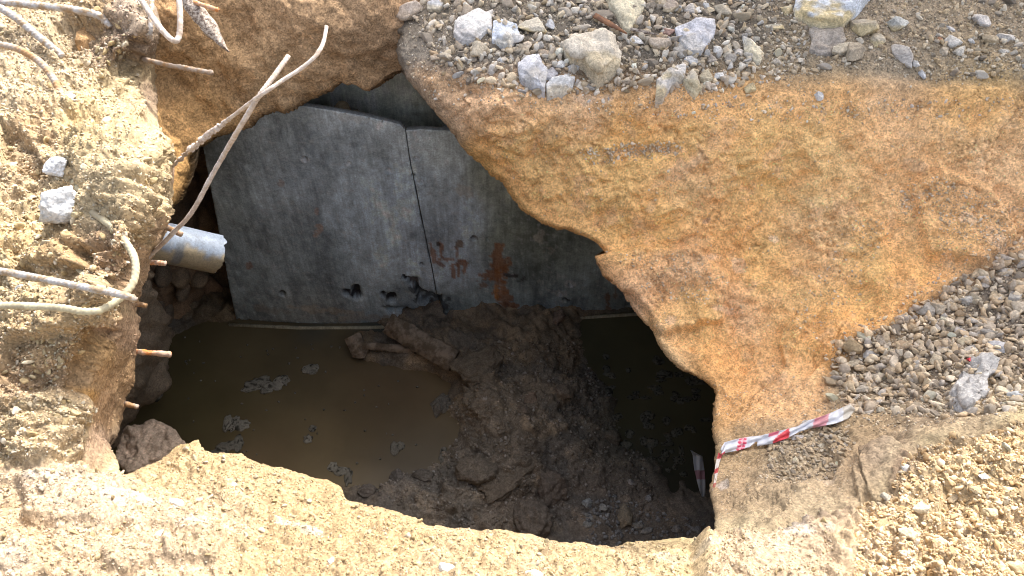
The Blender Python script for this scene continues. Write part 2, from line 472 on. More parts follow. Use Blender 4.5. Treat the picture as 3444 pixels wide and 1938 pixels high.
plateaus = [  # (polygon, height m, edge softness px)
    ([(2035, 858), (2100, 838), (2180, 818), (2230, 826), (2330, 830), (2460, 930), (2420, 1080), (2220, 1130), (2060, 905)], .036, 7),
    ([(2290, 1000), (2560, 930), (2700, 1010), (2560, 1110), (2400, 1180)], .012, 30),
    ([(3050, 620), (3160, 560), (3330, 640), (3420, 800), (3300, 900), (3120, 850)], .030, 14),
    ([(2610, 1130), (2680, 1040), (2740, 1050), (2680, 1150), (2640, 1230)], .026, 6),
    ([(1560, 330), (1700, 350), (1800, 420), (1760, 520), (1640, 480), (1570, 410)], .018, 12),
    ([(2700, 760), (2900, 700), (3000, 780), (2880, 860), (2740, 840)], .022, 9),
    ([(2480, 560), (2700, 520), (2760, 600), (2600, 660), (2500, 640)], -.016, 12),
    ([(2300, 1180), (2480, 1230), (2440, 1330), (2395, 1300)], .015, 10),
    ([(1950, 520), (2120, 490), (2320, 480), (2300, 505), (2100, 540), (1980, 560)], -.012, 12),
    ([(1760, 480), (1850, 400), (1880, 410), (1810, 500), (1775, 540)], -.010, 10),
    ([(180, 80), (270, 50), (440, 60), (490, 130), (470, 240), (400, 270), (330, 230), (250, 250), (170, 160)], -.055, 7),
    ([(215, 370), (290, 365), (390, 400), (370, 440), (280, 430), (230, 410)], -.03, 8),
    ([(0, 400), (60, 440), (150, 540), (120, 600), (0, 560)], -.035, 8),
    ([(230, 820), (310, 800), (400, 850), (430, 900), (400, 960), (330, 940), (250, 890)], -.05, 10),
    ([(60, 900), (240, 880), (270, 940), (150, 960), (40, 940)], -.03, 10),
    ([(30, 1140), (180, 1120), (320, 1100), (400, 1120), (330, 1200), (280, 1320), (60, 1320), (-30, 1250)], -.045, 12),
    ([(60, 1320), (240, 1300), (280, 1340), (270, 1540), (100, 1560), (0, 1500)], .02, 14),
    ([(60, 1600), (200, 1590), (420, 1610), (520, 1660), (640, 1710), (700, 1760), (520, 1790), (300, 1760), (100, 1760)], .022, 18),
    ([(-100, 1800), (60, 1800), (130, 1860), (170, 1938), (100, 2000), (-100, 2000)], .035, 10),
    ([(640, 1760), (740, 1790), (770, 1830), (740, 1900), (560, 1900), (540, 1830)], .018, 8),
    ([(340, 1850), (430, 1790), (560, 1800), (590, 1870), (420, 1930), (350, 1910)], .022, 10),
    ([(2330, 1840), (2430, 1862), (2583, 1868), (2680, 1836), (2760, 1812), (2880, 1790), (2985, 1766), (3080, 1830), (3080, 2100), (2330, 2100)], .06, 7),
    # broken slabs at the shade edge, lower right
    ([(2900, 1545), (2960, 1535), (3070, 1560), (3130, 1620), (3160, 1610), (3160, 1700), (3050, 1790), (2990, 1735), (2930, 1700), (2925, 1620)], .03, 5),
    ([(3100, 1545), (3180, 1535), (3444, 1475), (3600, 1450), (3600, 1760), (3300, 1720), (3190, 1655), (3105, 1575)], .028, 12),
    ([(2880, 1640), (2900, 1610), (2922, 1610), (2925, 1690), (2900, 1710), (2885, 1690)], .02, 5),
    ([(2780, 1500), (2820, 1485), (2870, 1540), (2900, 1560), (2850, 1580), (2800, 1540)], .018, 6),
]

def ground_disp(P, px, py, sd):
    bank = in_poly(px, py, BANK, 20); face = in_poly(px, py, FACE, 12) * bank
    front = in_poly(px, py, FRONT, 15); top = in_poly(px, py, TOPG, 25)
    pile = np.maximum(in_poly(px, py, PILE, 25), in_poly(px, py, PILE2, 15))
    lowr = in_poly(px, py, LOWR, 20)
    bt = bank * (1 - face)
    d = np.zeros(len(P))
    mid = fbm(P, 7, 4, 11); fine = fbm(P, 42, 4, 21, 0.6)
    rid = 1 - np.abs(fbm(P, 9, 4, 31)) * 2
    f1, f2, _ = worley(P + 0.02 * np.stack([fine, mid, fine], 1), 26, 5)
    g1, g2, _ = worley(P, 75, 9)
    clod = np.clip(0.55 - f1, -.3, .55); crumb = np.clip(0.55 - g1, -.3, .55)
    d += bt * (0.030 * mid + 0.012 * rid + 0.030 * clod + 0.011 * crumb + 0.006 * fine)
    d += face * (0.012 * mid + 0.004 * fine + 0.004 * crumb)
    edge = .25 + .75 * smooth01(sd, 0, 30)
    d += edge * front * (0.016 * mid + 0.014 * clod + 0.011 * crumb + 0.005 * fine)
    d += lowr * (0.018 * clod + 0.008 * crumb)
    d += top * (0.010 * mid + 0.010 * clod + 0.006 * crumb)
    d += pile * (0.012 * mid + 0.012 * clod + 0.006 * crumb)
    rest = np.clip(1 - bank - front - top - pile, 0, 1) * (.35 + .65 * smooth01(sd, 0, 90))
    A = P.copy(); A[:, 0] = (P[:, 0] * .8 + P[:, 1] * .6) * 0.45; A[:, 1] = (-P[:, 0] * .6 + P[:, 1] * .8)
    an = fbm(A, 9, 5, 41, 0.55)
    rg = 1 - 2 * np.abs(fbm(A, 11, 4, 43, .6)); rg2 = 1 - 2 * np.abs(fbm(P, 24, 3, 44, .6))
    c1, c2, _ = worley(A + .03 * np.stack([mid, an, fine], 1), 9, 61)
    crack = np.exp(-((c2 - c1) / .035) ** 2) * smooth01(fbm(P, 5, 3, 45), -.05, .35)
    d += rest * (0.024 * mid + 0.020 * an + 0.010 * np.clip(rg, -.4, 1) + 0.002 * rg2 + 0.003 * fine + 0.002 * crumb - 0.010 * crack)
    for pl, h, s_ in plateaus:
        q = np.array(pl); x0, y0 = q.min(0) - 60; x1, y1 = q.max(0) + 60
        m = (px > x0) & (px < x1) & (py > y0) & (py < y1)
        if m.any():
            wx = px[m] + 9 * mid[m] + 8 * fine[m]; wy = py[m] + 9 * an[m] + 8 * fine[m]
            d[m] += h * smooth01(poly_sd(wx, wy, pl)[0], -s_, s_)
    return d

g_blobs = [
    (1500, 100, 200, GRAV), (2000, 100, 260, GRAV), (2450, 120, 160, GRAV), (2750, 200, 160, (.36, .29, .20)), (2950, 60, 150, (.34, .28, .21)), (3200, 120, 260, (0.36, .29, .205)), (1400, 200, 80, (.33, .29, .24)), (3800, 200, 400, GRAV),
    (1430, 270, 60, (.42, .34, .26)), (1600, 330, 110, (.46, .38, .30)), (1750, 350, 90, (.47, .40, .33)), (1950, 370, 80, (.46, .39, .31)), (2230, 350, 80, (.48, .38, .27)), (1500, 420, 60, (.46, .34, .22)),
    (1680, 540, 110, (.60, .37, .14)), (1850, 450, 110, (.58, .41, .20)), (1850, 620, 160, OR), (2060, 450, 110, (.62, .39, .13)), (2080, 580, 120, OR), (2280, 450, 110, OR), (2350, 620, 110, (.52, .41, .27)),
    (2500, 400, 130, (.55, .38, .19)), (2450, 640, 130, OR), (2600, 500, 130, (.60, .40, .17)), (2800, 400, 130, (.58, .39, .18)), (2750, 620, 120, (.56, .41, .22)), (3000, 420, 130, (.50, .39, .26)), (3300, 350, 140, (.60, .42, .16)),
    (3350, 520, 130, (.50, .41, .29)), (3200, 620, 110, (.52, .36, .20)), (3050, 680, 90, (.50, .36, .20)), (3420, 750, 120, (.50, .38, .25)), (3150, 800, 120, (.55, .39, .21)), (2950, 850, 130, (.57, .38, .17)),
    (2750, 800, 130, (.54, .41, .25)), (2600, 880, 110, OR), (2450, 800, 100, OR2), (2200, 780, 120, (.60, .37, .13)), (2180, 930, 90, (.46, .34, .25)), (2330, 900, 90, (.45, .35, .26)), (2350, 1060, 100, OR),
    (2250, 1150, 70, (.54, .40, .23)), (2520, 1050, 90, (.46, .38, .29)), (2650, 1000, 90, (.55, .38, .2)), (2650, 1130, 100, (.56, .38, .17)), (2900, 980, 100, OR), (3050, 930, 90, OR2), (2800, 1130, 80, OR2),
    (2500, 1220, 110, OR2), (2450, 1330, 90, (.42, .29, .15)), (2600, 1280, 110, (.46, .36, .25)), (2560, 1400, 90, (.44, .32, .19)), (2700, 1380, 90, (.42, .33, .22)),
    (2450, 1560, 90, (.40, .29, .17)), (2450, 1700, 90, (.40, .29, .18)), (2600, 1720, 110, (.37, .28, .18)), (2780, 1680, 110, (.38, .29, .19)), (2900, 1600, 90, (.38, .28, .18)), (2700, 1560, 90, (.36, .29, .2)), (2900, 1460, 90, (.38, .28, .17)),
    (3000, 1580, 90, (.34, .26, .19)), (3150, 1450, 90, (.38, .29, .2)), (3300, 1420, 90, (.40, .31, .21)), (3050, 1250, 110, (.23, .18, .13)), (2900, 1240, 90, (.24, .18, .12)), (3250, 1150, 130, (.25, .20, .15)), (3400, 1000, 110, (.25, .21, .17)), (3900, 1000, 300, (.26, .22, .17)),  # dark heap browns put the shade between its stones into the colour
    (2500, 1870, 120, (.53, .45, .29)), (2750, 1850, 120, (.53, .45, .30)), (2900, 1900, 110, (.55, .46, .28)), (2250, 1870, 110, (.52, .44, .24)), (3200, 1650, 150, (.50, .42, .24)), (3400, 1600, 150, (.50, .42, .24)), (3200, 1850, 170, (.51, .43, .26)), (3900, 1700, 300, (.50, .42, .26)),
    (1950, 1880, 110, (.50, .41, .22)), (1650, 1850, 120, (.47, .38, .20)), (1350, 1800, 120, (.45, .36, .19)), (1100, 1720, 110, (.45, .36, .19)), (900, 1620, 100, (.46, .37, .20)), (700, 1600, 100, (.48, .39, .21)), (1000, 1880, 150, (.46, .37, .20)),
    (500, 1640, 70, (.52, .44, .24)), (700, 1720, 100, (.50, .42, .26)), (400, 1720, 110, (.52, .45, .30)), (200, 1680, 110, (.52, .45, .31)), (100, 1780, 90, (.52, .42, .25)), (500, 1850, 110, (.50, .42, .27)), (250, 1900, 90, (.50, .41, .26)), (60, 1900, 60, (.55, .48, .35)), (1500, 1920, 90, (.50, .41, .24)), (0, 2400, 500, CREAM), (1722, 2400, 500, CREAM), (3444, 2400, 500, CREAM),
    (100, 100, 120, (.53, .47, .34)), (330, 150, 70, (.33, .27, .20)), (420, 150, 60, (.34, .28, .22)), (480, 60, 50, (.44, .39, .32)), (300, 30, 60, (.50, .41, .26)), (200, 250, 100, (.54, .48, .34)), (60, 300, 90, (.55, .49, .35)), (400, 330, 90, (.53, .47, .31)),  # dark blobs at the sunken pocket hold its shade in the colour
    (100, 450, 60, (.48, .38, .24)), (300, 450, 90, (.52, .44, .26)), (480, 500, 70, (.55, .48, .31)), (60, 600, 90, (.48, .40, .27)), (300, 600, 100, (.55, .48, .32)), (450, 650, 70, (.54, .47, .31)), (100, 700, 90, (.55, .48, .31)), (60, 850, 80, (.52, .42, .24)), (180, 900, 70, (.44, .34, .20)), (350, 870, 60, (.38, .29, .19)), (450, 750, 50, (.50, .42, .27)),
    (100, 980, 90, (.50, .43, .28)), (300, 1000, 70, (.46, .39, .26)), (150, 1100, 90, (.52, .44, .28)), (300, 1080, 60, (.46, .37, .22)), (120, 1180, 70, (.44, .33, .19)), (300, 1170, 60, (.46, .33, .17)), (60, 1290, 70, (.42, .33, .22)), (220, 1250, 70, (.42, .32, .20)),
    (150, 1380, 90, (.52, .45, .30)), (60, 1480, 90, (.50, .42, .27)), (200, 1520, 80, (.52, .45, .31)), (-600, 600, 400, CREAM), (-600, 1500, 400, CREAM), (-200, -600, 400, CREAM),
    (520, 330, 40, (.42, .34, .27)), (530, 450, 25, (.50, .42, .33)), (560, 600, 20, (.48, .37, .27)), (530, 780, 25, (.50, .39, .27)), (480, 900, 25, (.50, .38, .25)), (440, 1000, 25, (.48, .36, .24)), (400, 1120, 40, (.48, .36, .25)), (370, 1250, 50, (.50, .36, .21)), (340, 1380, 50, (.50, .36, .22)), (320, 1500, 50, (.46, .36, .27)), (290, 1330, 25, (.50, .33, .13)),
]

def ground_col(P, px, py):
    C = blobcol(g_blobs, px, py, P, 34, 5)
    n = fbm(P, 14, 5, 61, 0.6)
    C = C * (1 + 0.07 * n)[:, None]
    ora = fbm(P, 6, 4, 71)
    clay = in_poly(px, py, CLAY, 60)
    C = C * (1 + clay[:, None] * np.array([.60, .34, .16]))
    bk = in_poly(px, py, BANK, 30)[:, None]
    C = C * (1 + bk * np.array([-.20, -.25, -.30]))  # bank base darkened in colour to look like shade between the crumbs
    fr = in_poly(px, py, FRONT, 15)[:, None]
    C = C * (1 + fr * np.array([-.24, -.28, -.24]))  # rim base darkened too, as painted shade in the voids among crumbs
    w = (clay * np.clip(ora * 0.6, -0.35, 0.4))[:, None]
    C = C * (1 + np.array([0.03, -0.06, -0.22]) * w)
    gp = smooth01(fbm(P, 13, 5, 81, .65), 0.30, 0.70)[:, None] * clay[:, None]
    C = C * (1 - 0.35 * gp) + np.array((.60, .50, .38)) * 0.35 * gp
    for i, (x, y, rx, ry, c, a, an) in enumerate([
        (1840, 440, 26, 60, (.34, .30, .20), .8, .5), (1800, 500, 12, 40, (.38, .36, .33), .6, .3), (1980, 330, 90, 26, (.50, .47, .45), .8, .1),
        (2180, 510, 130, 18, (.40, .33, .27), .8, -.06), (2300, 560, 90, 30, (.50, .43, .36), .7, -.5), (2190, 690, 16, 40, (.48, .44, .30), .8, .5),
        (2370, 745, 30, 12, (.33, .31, .31), .9, -.3), (2480, 890, 30, 40, (.52, .48, .44), .8, .3), (2390, 870, 30, 15, (.52, .49, .46), .7, 0),
        (2610, 800, 20, 14, (.62, .60, .60), .8, .2), (2440, 1045, 50, 16, (.52, .48, .45), .7, .1), (2600, 1260, 60, 30, (.48, .42, .36), .6, .6),
        (2250, 1090, 22, 18, (.50, .46, .42), .7, 0), (3060, 670, 80, 16, (.36, .30, .25), .7, -.5), (3250, 740, 40, 26, (.58, .54, .50), .8, .5), (3350, 830, 60, 30, (.58, .54, .50), .6, .6),
        (3080, 560, 60, 30, (.40, .35, .30), .7, .2), (2440, 1650, 26, 20, (.52, .50, .50), .8, .4), (2780, 1640, 40, 20, (.45, .38, .32), .5, .2),
        (2700, 1860, 120, 30, (.66, .64, .58), .7, .15), (2560, 1850, 60, 26, (.68, .66, .62), .8, -.3), (2950, 1780, 60, 22, (.66, .63, .56), .6, .1), (2300, 1890, 90, 22, (.62, .58, .48), .5, .1), (2850, 1890, 90, 30, (.52, .40, .24), .6, .1),
        (1000, 1760, 100, 14, (.62, .60, .55), .7, .25), (660, 1770, 80, 14, (.64, .62, .58), .8, -.2), (420, 1690, 110, 30, (.66, .63, .55), .7, .1), (160, 1620, 70, 14, (.66, .64, .58), .6, .1)]):
        C = splat(C, px, py, P, x, y, rx * .8, ry * .8, np.array(c) * (1.2 if y < 1400 else 1), a * .55, an, 0.8, i)
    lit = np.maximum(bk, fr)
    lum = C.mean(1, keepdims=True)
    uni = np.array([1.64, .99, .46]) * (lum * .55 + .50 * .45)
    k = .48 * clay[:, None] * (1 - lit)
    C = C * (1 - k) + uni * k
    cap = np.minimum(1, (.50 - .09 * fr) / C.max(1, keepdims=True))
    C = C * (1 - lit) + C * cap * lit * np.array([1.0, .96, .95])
    return np.clip(C, 0.02, 0.84)

def hole_skirt(B):
    c = np.array([0.0, 1.55])
    d = B[:, :2] - c; d /= np.linalg.norm(d, axis=1, keepdims=True)
    rings = []
    top = B[:, 1] > 2.0
    for o, z in ((.025, .05), (.06, .13), (.15, .28), (.35, .6), (.6, 1.1), (.7, 1.7), (.7, 2.4)):
        R = B.copy()
        # the cavity widens downward: the sides and the back are undercut, the near side drops steeply
        k = min(o, .35) + 0.04 * fbm(B * 1.0 + z, 5, 3, 3) * min(1, z * 3)
        sc = (CAMH - B[:, 2] + z) / (CAMH - B[:, 2])
        back = smooth01(B[:, 1], .95, 1.25)
        R[:, 0] = B[:, 0] * (1 + (sc - 1) * (.55 + .45 * back)) + d[:, 0] * k
        R[:, 1] = B[:, 1] * (1 + (sc - 1) * back) + d[:, 1] * k * (1 + .5 * (1 - back))
        R[:, 2] = B[:, 2] - z
        R += 0.02 * min(1, z * 4) * np.stack([fbm(R, 9, 3, 5), fbm(R, 9, 3, 6), fbm(R, 9, 3, 7)], 1)
        rings.append(R)
    return rings

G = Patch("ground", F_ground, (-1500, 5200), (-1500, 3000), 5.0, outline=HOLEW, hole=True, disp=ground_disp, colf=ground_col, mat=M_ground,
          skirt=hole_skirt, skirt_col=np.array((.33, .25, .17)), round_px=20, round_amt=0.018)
tag(G.obj, kind="structure")

# outlying ground sheet (a frame round the pit)
def frame_sheet(name, x0, x1, y0, y1, R, z, col):
    V = [(-R, -R, z), (R, -R, z), (R, R, z), (-R, R, z), (x0, y0, z), (x1, y0, z), (x1, y1, z), (x0, y1, z)]
    Fc = [(0, 1, 5, 4), (1, 2, 6, 5), (2, 3, 7, 6), (3, 0, 4, 7)]
    o = mesh_np(name, np.array(V), faces4=Fc, col=np.tile(col, (8, 1)), mat=M_ground, smooth=False)
    return tag(o, kind="structure")
frame_sheet("surrounding_ground", -1.9, 2.6, 0.15, 3.4, 90, -0.06, (.42, .36, .26))

# ------------------------------------------------------------------ far earth wall of the pit
EW = [(250, -420), (1560, -420), (1600, 215), (1470, 240), (1346, 268), (1288, 290), (1240, 312), (1186, 308), (1110, 313), (1057, 331), (1012, 355), (955, 372), (928, 366),
      (861, 403), (800, 432), (760, 450), (712, 482), (680, 505), (655, 530), (638, 560), (612, 590), (600, 620), (582, 655), (540, 700), (250, 720)]
F_ew = Field([(560, -400, 'Y', 3.2), (1200, -400, 'Y', 3.2), (600, -100, 'Y', 2.52), (1200, -100, 'Y', 2.52), (560, 0, 'Y', 2.42), (900, 0, 'Y', 2.44), (1260, 0, 'Y', 2.46), (560, 250, 'Y', 2.30), (900, 200, 'Y', 2.33),
              (1300, 200, 'Y', 2.40), (590, 480, 'Y', 2.12), (600, 640, 'Y', 2.02), (720, 460, 'Y', 2.2), (860, 400, 'Y', 2.26), (1050, 330, 'Y', 2.32), (1340, 265, 'Y', 2.38), (1600, 200, 'Y', 2.5), (300, 200, 'Y', 2.1), (300, 600, 'Y', 1.9)],
             base='Y', bv=2.4)
def ew_disp(P, px, py, sd):
    A = P * np.array([1, 1, 0.7])
    m = fbm(P, 4.5, 4, 101); f = fbm(P, 40, 4, 102, .6); an = fbm(A, 10, 5, 103)
    g1, _, _ = worley(P, 22, 7)
    return 0.035 * m + 0.018 * an + 0.004 * f + 0.008 * np.clip(.5 - g1, -.2, .5)
ew_blobs = [(600, 60, 120, (.34, .24, .14)), (900, 60, 150, (.40, .29, .18)), (700, 180, 110, (.42, .30, .17)), (1050, 60, 120, (.40, .30, .20)), (850, 250, 120, (.42, .31, .19)), (1100, 180, 120, (.40, .29, .18)), (1250, 130, 90, (.37, .27, .18)),
            (620, 380, 120, (.44, .30, .15)), (600, 540, 90, (.46, .30, .13)), (1250, 230, 70, (.36, .26, .16)), (1000, 300, 80, (.44, .33, .21)), (560, 250, 80, (.36, .26, .15))]
def ew_col(P, px, py):
    C = blobcol(ew_blobs, px, py, P, 40, 15)
    C = C * np.array([1.02, .92, .82]) * (1 + 0.15 * fbm(P, 10, 5, 111, .6))[:, None]
    sp = smooth01(fbm(P, 60, 3, 112), .45, .7)[:, None]
    return np.clip(C * (1 + 0.35 * sp), .02, .8)
def ew_skirt(B):
    rings = []
    for y, z in ((.02, -.02), (.06, -.03), (.16, -.0), (.4, .08), (1.1, .2)):
        R = B + np.array([0, y, z]); rings.append(R)
    return rings
EWP = Patch("far_pit_wall", F_ew, (250, 1620), (-420, 720), 5.0, outline=wiggle(EW, 4, 20, 8), disp=ew_disp, colf=ew_col, mat=M_wallearth,
            skirt=ew_skirt, skirt_col=np.array((.30, .21, .12)), round_px=26, round_amt=0.02, inner=(500, 1420, -60, 680))
tag(EWP.obj, kind="structure")

# ------------------------------------------------------------------ lower pit walls
ZW = -1.65
def lw_disp(P, px, py, sd):
    f1, _, _ = worley(P, 9, 31)
    return 0.05 * fbm(P, 3.5, 4, 121) + 0.012 * fbm(P, 22, 4, 122) + 0.03 * np.clip(.5 - f1, -.2, .5)
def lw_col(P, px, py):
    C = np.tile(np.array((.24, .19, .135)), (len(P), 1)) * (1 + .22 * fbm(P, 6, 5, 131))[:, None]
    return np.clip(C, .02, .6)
F_lw = Field([(400, 850, 'X', -1.10), (470, 900, 'X', -1.24), (470, 1020, 'X', -1.36), (520, 1080, 'X', -1.46), (560, 1150, 'z', -1.48), (560, 1250, 'z', ZW), (545, 1230, 'z', ZW + .06), (570, 1310, 'z', ZW - .03), (500, 1390, 'z', ZW - .04),
              (430, 1440, 'z', ZW - .04), (400, 1500, 'z', ZW - .04), (280, 1200, 'X', -1.28), (280, 1450, 'z', -1.45), (430, 1200, 'X', -1.42), (420, 1350, 'X', -1.5), (640, 1100, 'z', -1.8), (640, 1300, 'z', -1.9), (500, 1500, 'z', -1.8)], base='X', bv=-1.4)
LW = [(250, 820), (480, 820), (500, 900), (520, 1000), (545, 1090), (620, 1120), (640, 1200), (640, 1400), (520, 1520), (250, 1560)]
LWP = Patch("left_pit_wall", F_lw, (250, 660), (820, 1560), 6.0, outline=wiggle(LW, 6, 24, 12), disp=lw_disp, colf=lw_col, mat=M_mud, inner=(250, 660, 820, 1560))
tag(LWP.obj, kind="structure")
F_rw = Field([(350, 400, 'Y', 2.62), (850, 400, 'Y', 2.95), (350, 800, 'Y', 2.4), (850, 800, 'Y', 2.9), (350, 1150, 'Y', 2.33), (560, 1100, 'Y', 2.38), (850, 1150, 'Y', 2.65), (600, 900, 'Y', 2.5), (700, 950, 'Y', 2.62)], base='Y', bv=2.5)
def rw_disp(P, px, py, sd):
    f1, f2, _ = worley(P, 6.5, 41)
    return 0.10 * np.clip(.6 - f1, -.1, .6) + 0.04 * fbm(P, 5, 4, 141) + 0.01 * fbm(P, 26, 4, 142)
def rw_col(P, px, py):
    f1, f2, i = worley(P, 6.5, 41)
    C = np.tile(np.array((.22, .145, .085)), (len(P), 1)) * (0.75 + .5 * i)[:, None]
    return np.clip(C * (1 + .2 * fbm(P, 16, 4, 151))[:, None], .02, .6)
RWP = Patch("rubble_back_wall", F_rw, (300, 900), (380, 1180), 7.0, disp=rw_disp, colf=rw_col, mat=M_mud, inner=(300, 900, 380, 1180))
tag(RWP.obj, kind="structure")

# ------------------------------------------------------------------ pit floor, mud mound and water
WATER1 = [(300, 1560), (340, 1440), (430, 1380), (545, 1300), (560, 1150), (700, 1090), (800, 1085), (1250, 1092), (1290, 1110), (1190, 1120), (1180, 1190), (1240, 1225), (1330, 1250), (1450, 1260), (1500, 1300), (1490, 1380),
          (1530, 1420), (1525, 1480), (1480, 1530), (1420, 1580), (1340, 1600), (1260, 1630), (1180, 1625), (1100, 1640), (700, 1640), (450, 1700)]
WATER2 = [(1960, 1085), (2130, 1060), (2300, 1050), (2600, 1200), (2600, 1640), (2330, 1640), (2290, 1600), (2260, 1640), (2240, 1560), (2130, 1510), (2090, 1420), (2060, 1330), (2000, 1240), (1960, 1160)]
def floor_base(px, py):
    s1 = poly_sd(px, py, WATER1)[0]; s2 = poly_sd(px, py, WATER2)[0]
    s = np.minimum(-s1, -s2)              # >0 on land
    mound = 0.15 * np.exp(-(((px - 1640) / 300) ** 2 + ((py - 1350) / 300) ** 2))
    return ZW - 0.02 + np.where(s > 0, 0.05 * (1 - np.exp(-s / 25)) + mound * smooth01(s, 0, 160), -0.10 * (1 - np.exp(s / 40)))
class ZField:
    def t(s, px, py): return (floor_base(px, py) - CAMH) / ray(px, py)[..., 2]
def fl_disp(P, px, py, sd):
    s1 = poly_sd(px, py, WATER1)[0]; s2 = poly_sd(px, py, WATER2)[0]
    s = np.minimum(-s1, -s2); land = smooth01(s + 22 * fbm(P, 7, 4, 166), -30, 90)
    sand = in_poly(px, py, [(1900, 1680), (2200, 1600), (2420, 1650), (2420, 1850), (1900, 1850)], 40)
    rough = land * (1 - 0.75 * sand)
    wp = P + 0.05 * np.stack([fbm(P, 6, 3, 161), fbm(P, 6, 3, 162), fbm(P, 6, 3, 163)], 1)
    f1, _, _ = worley(wp, 4.6, 51); g1, _, _ = worley(wp, 13, 52); h1, _, _ = worley(P, 34, 53)
    k1, _, _ = worley(P, 75, 54)
    return rough * (0.065 * np.clip(.62 - f1, -.15, .6) + 0.045 * np.clip(.55 - g1, -.2, .5) + 0.028 * np.clip(.55 - h1, -.2, .5) + .013 * np.clip(.5 - k1, -.3, .5) + .04 * fbm(P, 5, 5, 164, .6)) + 0.008 * fbm(P, 26, 4, 165)
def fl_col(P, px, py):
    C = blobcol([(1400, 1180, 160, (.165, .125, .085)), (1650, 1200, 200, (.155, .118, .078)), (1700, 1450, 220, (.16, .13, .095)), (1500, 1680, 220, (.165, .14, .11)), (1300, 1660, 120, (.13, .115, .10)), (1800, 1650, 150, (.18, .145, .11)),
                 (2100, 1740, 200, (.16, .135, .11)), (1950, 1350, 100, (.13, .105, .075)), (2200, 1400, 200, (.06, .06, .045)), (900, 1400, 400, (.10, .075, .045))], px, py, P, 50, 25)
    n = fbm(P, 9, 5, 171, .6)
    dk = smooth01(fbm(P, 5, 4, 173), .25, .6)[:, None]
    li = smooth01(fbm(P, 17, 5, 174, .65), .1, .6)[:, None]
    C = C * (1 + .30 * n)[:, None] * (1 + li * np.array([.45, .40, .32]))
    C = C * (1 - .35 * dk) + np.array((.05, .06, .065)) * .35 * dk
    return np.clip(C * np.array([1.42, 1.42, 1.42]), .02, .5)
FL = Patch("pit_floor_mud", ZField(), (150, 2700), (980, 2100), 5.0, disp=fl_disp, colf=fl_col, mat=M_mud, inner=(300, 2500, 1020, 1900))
tag(FL.obj, kind="structure")
# deep base so nothing is open below
mesh_np("pit_subsoil", np.array([(-3, -.6, -2.6), (3, -.6, -2.6), (3, 3.9, -2.6), (-3, 3.9, -2.6), (-3, 3.6, -0.3), (3, 3.6, -0.3), (-3, -.6, -.2), (3, -.6, -.2)], float),
        faces4=[(0, 1, 2, 3), (3, 2, 5, 4), (0, 3, 4, 6), (1, 7, 5, 2), (0, 6, 7, 1)], col=np.tile((.2, .15, .1), (8, 1)), mat=M_mud, smooth=False)["kind"] = "structure"

M_water = bpy.data.materials.new("murky_water"); M_water.use_nodes = True
_t = M_water.node_tree; _b = _t.nodes["Principled BSDF"]
_b.inputs["Roughness"].default_value = 0.28
_b.inputs["Specular IOR Level"].default_value = 0.25
_tc = _t.nodes.new("ShaderNodeTexCoord"); _n = _t.nodes.new("ShaderNodeTexNoise"); _n.inputs["Scale"].default_value = 2.2; _n.inputs["Detail"].default_value = 4
_t.links.new(_tc.outputs["Object"], _n.inputs["Vector"])
_at = _t.nodes.new("ShaderNodeAttribute"); _at.attribute_name = "Col"
_mr = _t.nodes.new("ShaderNodeMapRange"); _mr.inputs[1].default_value = .35; _mr.inputs[2].default_value = .65; _mr.inputs[3].default_value = .78; _mr.inputs[4].default_value = 1.2
_t.links.new(_n.outputs["Fac"], _mr.inputs[0])
_vm = _t.nodes.new("ShaderNodeVectorMath"); _vm.operation = 'SCALE'; _t.links.new(_at.outputs["Color"], _vm.inputs[0]); _t.links.new(_mr.outputs[0], _vm.inputs["Scale"])
_t.links.new(_vm.outputs[0], _b.inputs["Base Color"])
_n2 = _t.nodes.new("ShaderNodeTexNoise"); _n2.inputs["Scale"].default_value = 9; _t.links.new(_tc.outputs["Object"], _n2.inputs["Vector"])
_bp = _t.nodes.new("ShaderNodeBump"); _bp.inputs["Distance"].default_value = .002; _t.links.new(_n2.outputs["Fac"], _bp.inputs["Height"]); _t.links.new(_bp.outputs[0], _b.inputs["Normal"])
class WField:
    def t(s, px, py): return (ZW - CAMH) / ray(px, py)[..., 2]
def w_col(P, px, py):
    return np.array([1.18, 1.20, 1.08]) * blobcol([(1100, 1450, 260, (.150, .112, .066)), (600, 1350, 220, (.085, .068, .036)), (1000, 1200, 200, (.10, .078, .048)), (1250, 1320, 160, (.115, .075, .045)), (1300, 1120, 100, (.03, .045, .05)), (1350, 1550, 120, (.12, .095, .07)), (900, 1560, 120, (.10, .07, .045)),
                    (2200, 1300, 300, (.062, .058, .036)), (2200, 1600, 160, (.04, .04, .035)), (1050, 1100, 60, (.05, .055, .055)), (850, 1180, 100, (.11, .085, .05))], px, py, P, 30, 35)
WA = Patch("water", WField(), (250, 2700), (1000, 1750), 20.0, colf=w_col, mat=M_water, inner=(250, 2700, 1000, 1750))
tag(WA.obj, kind="structure")

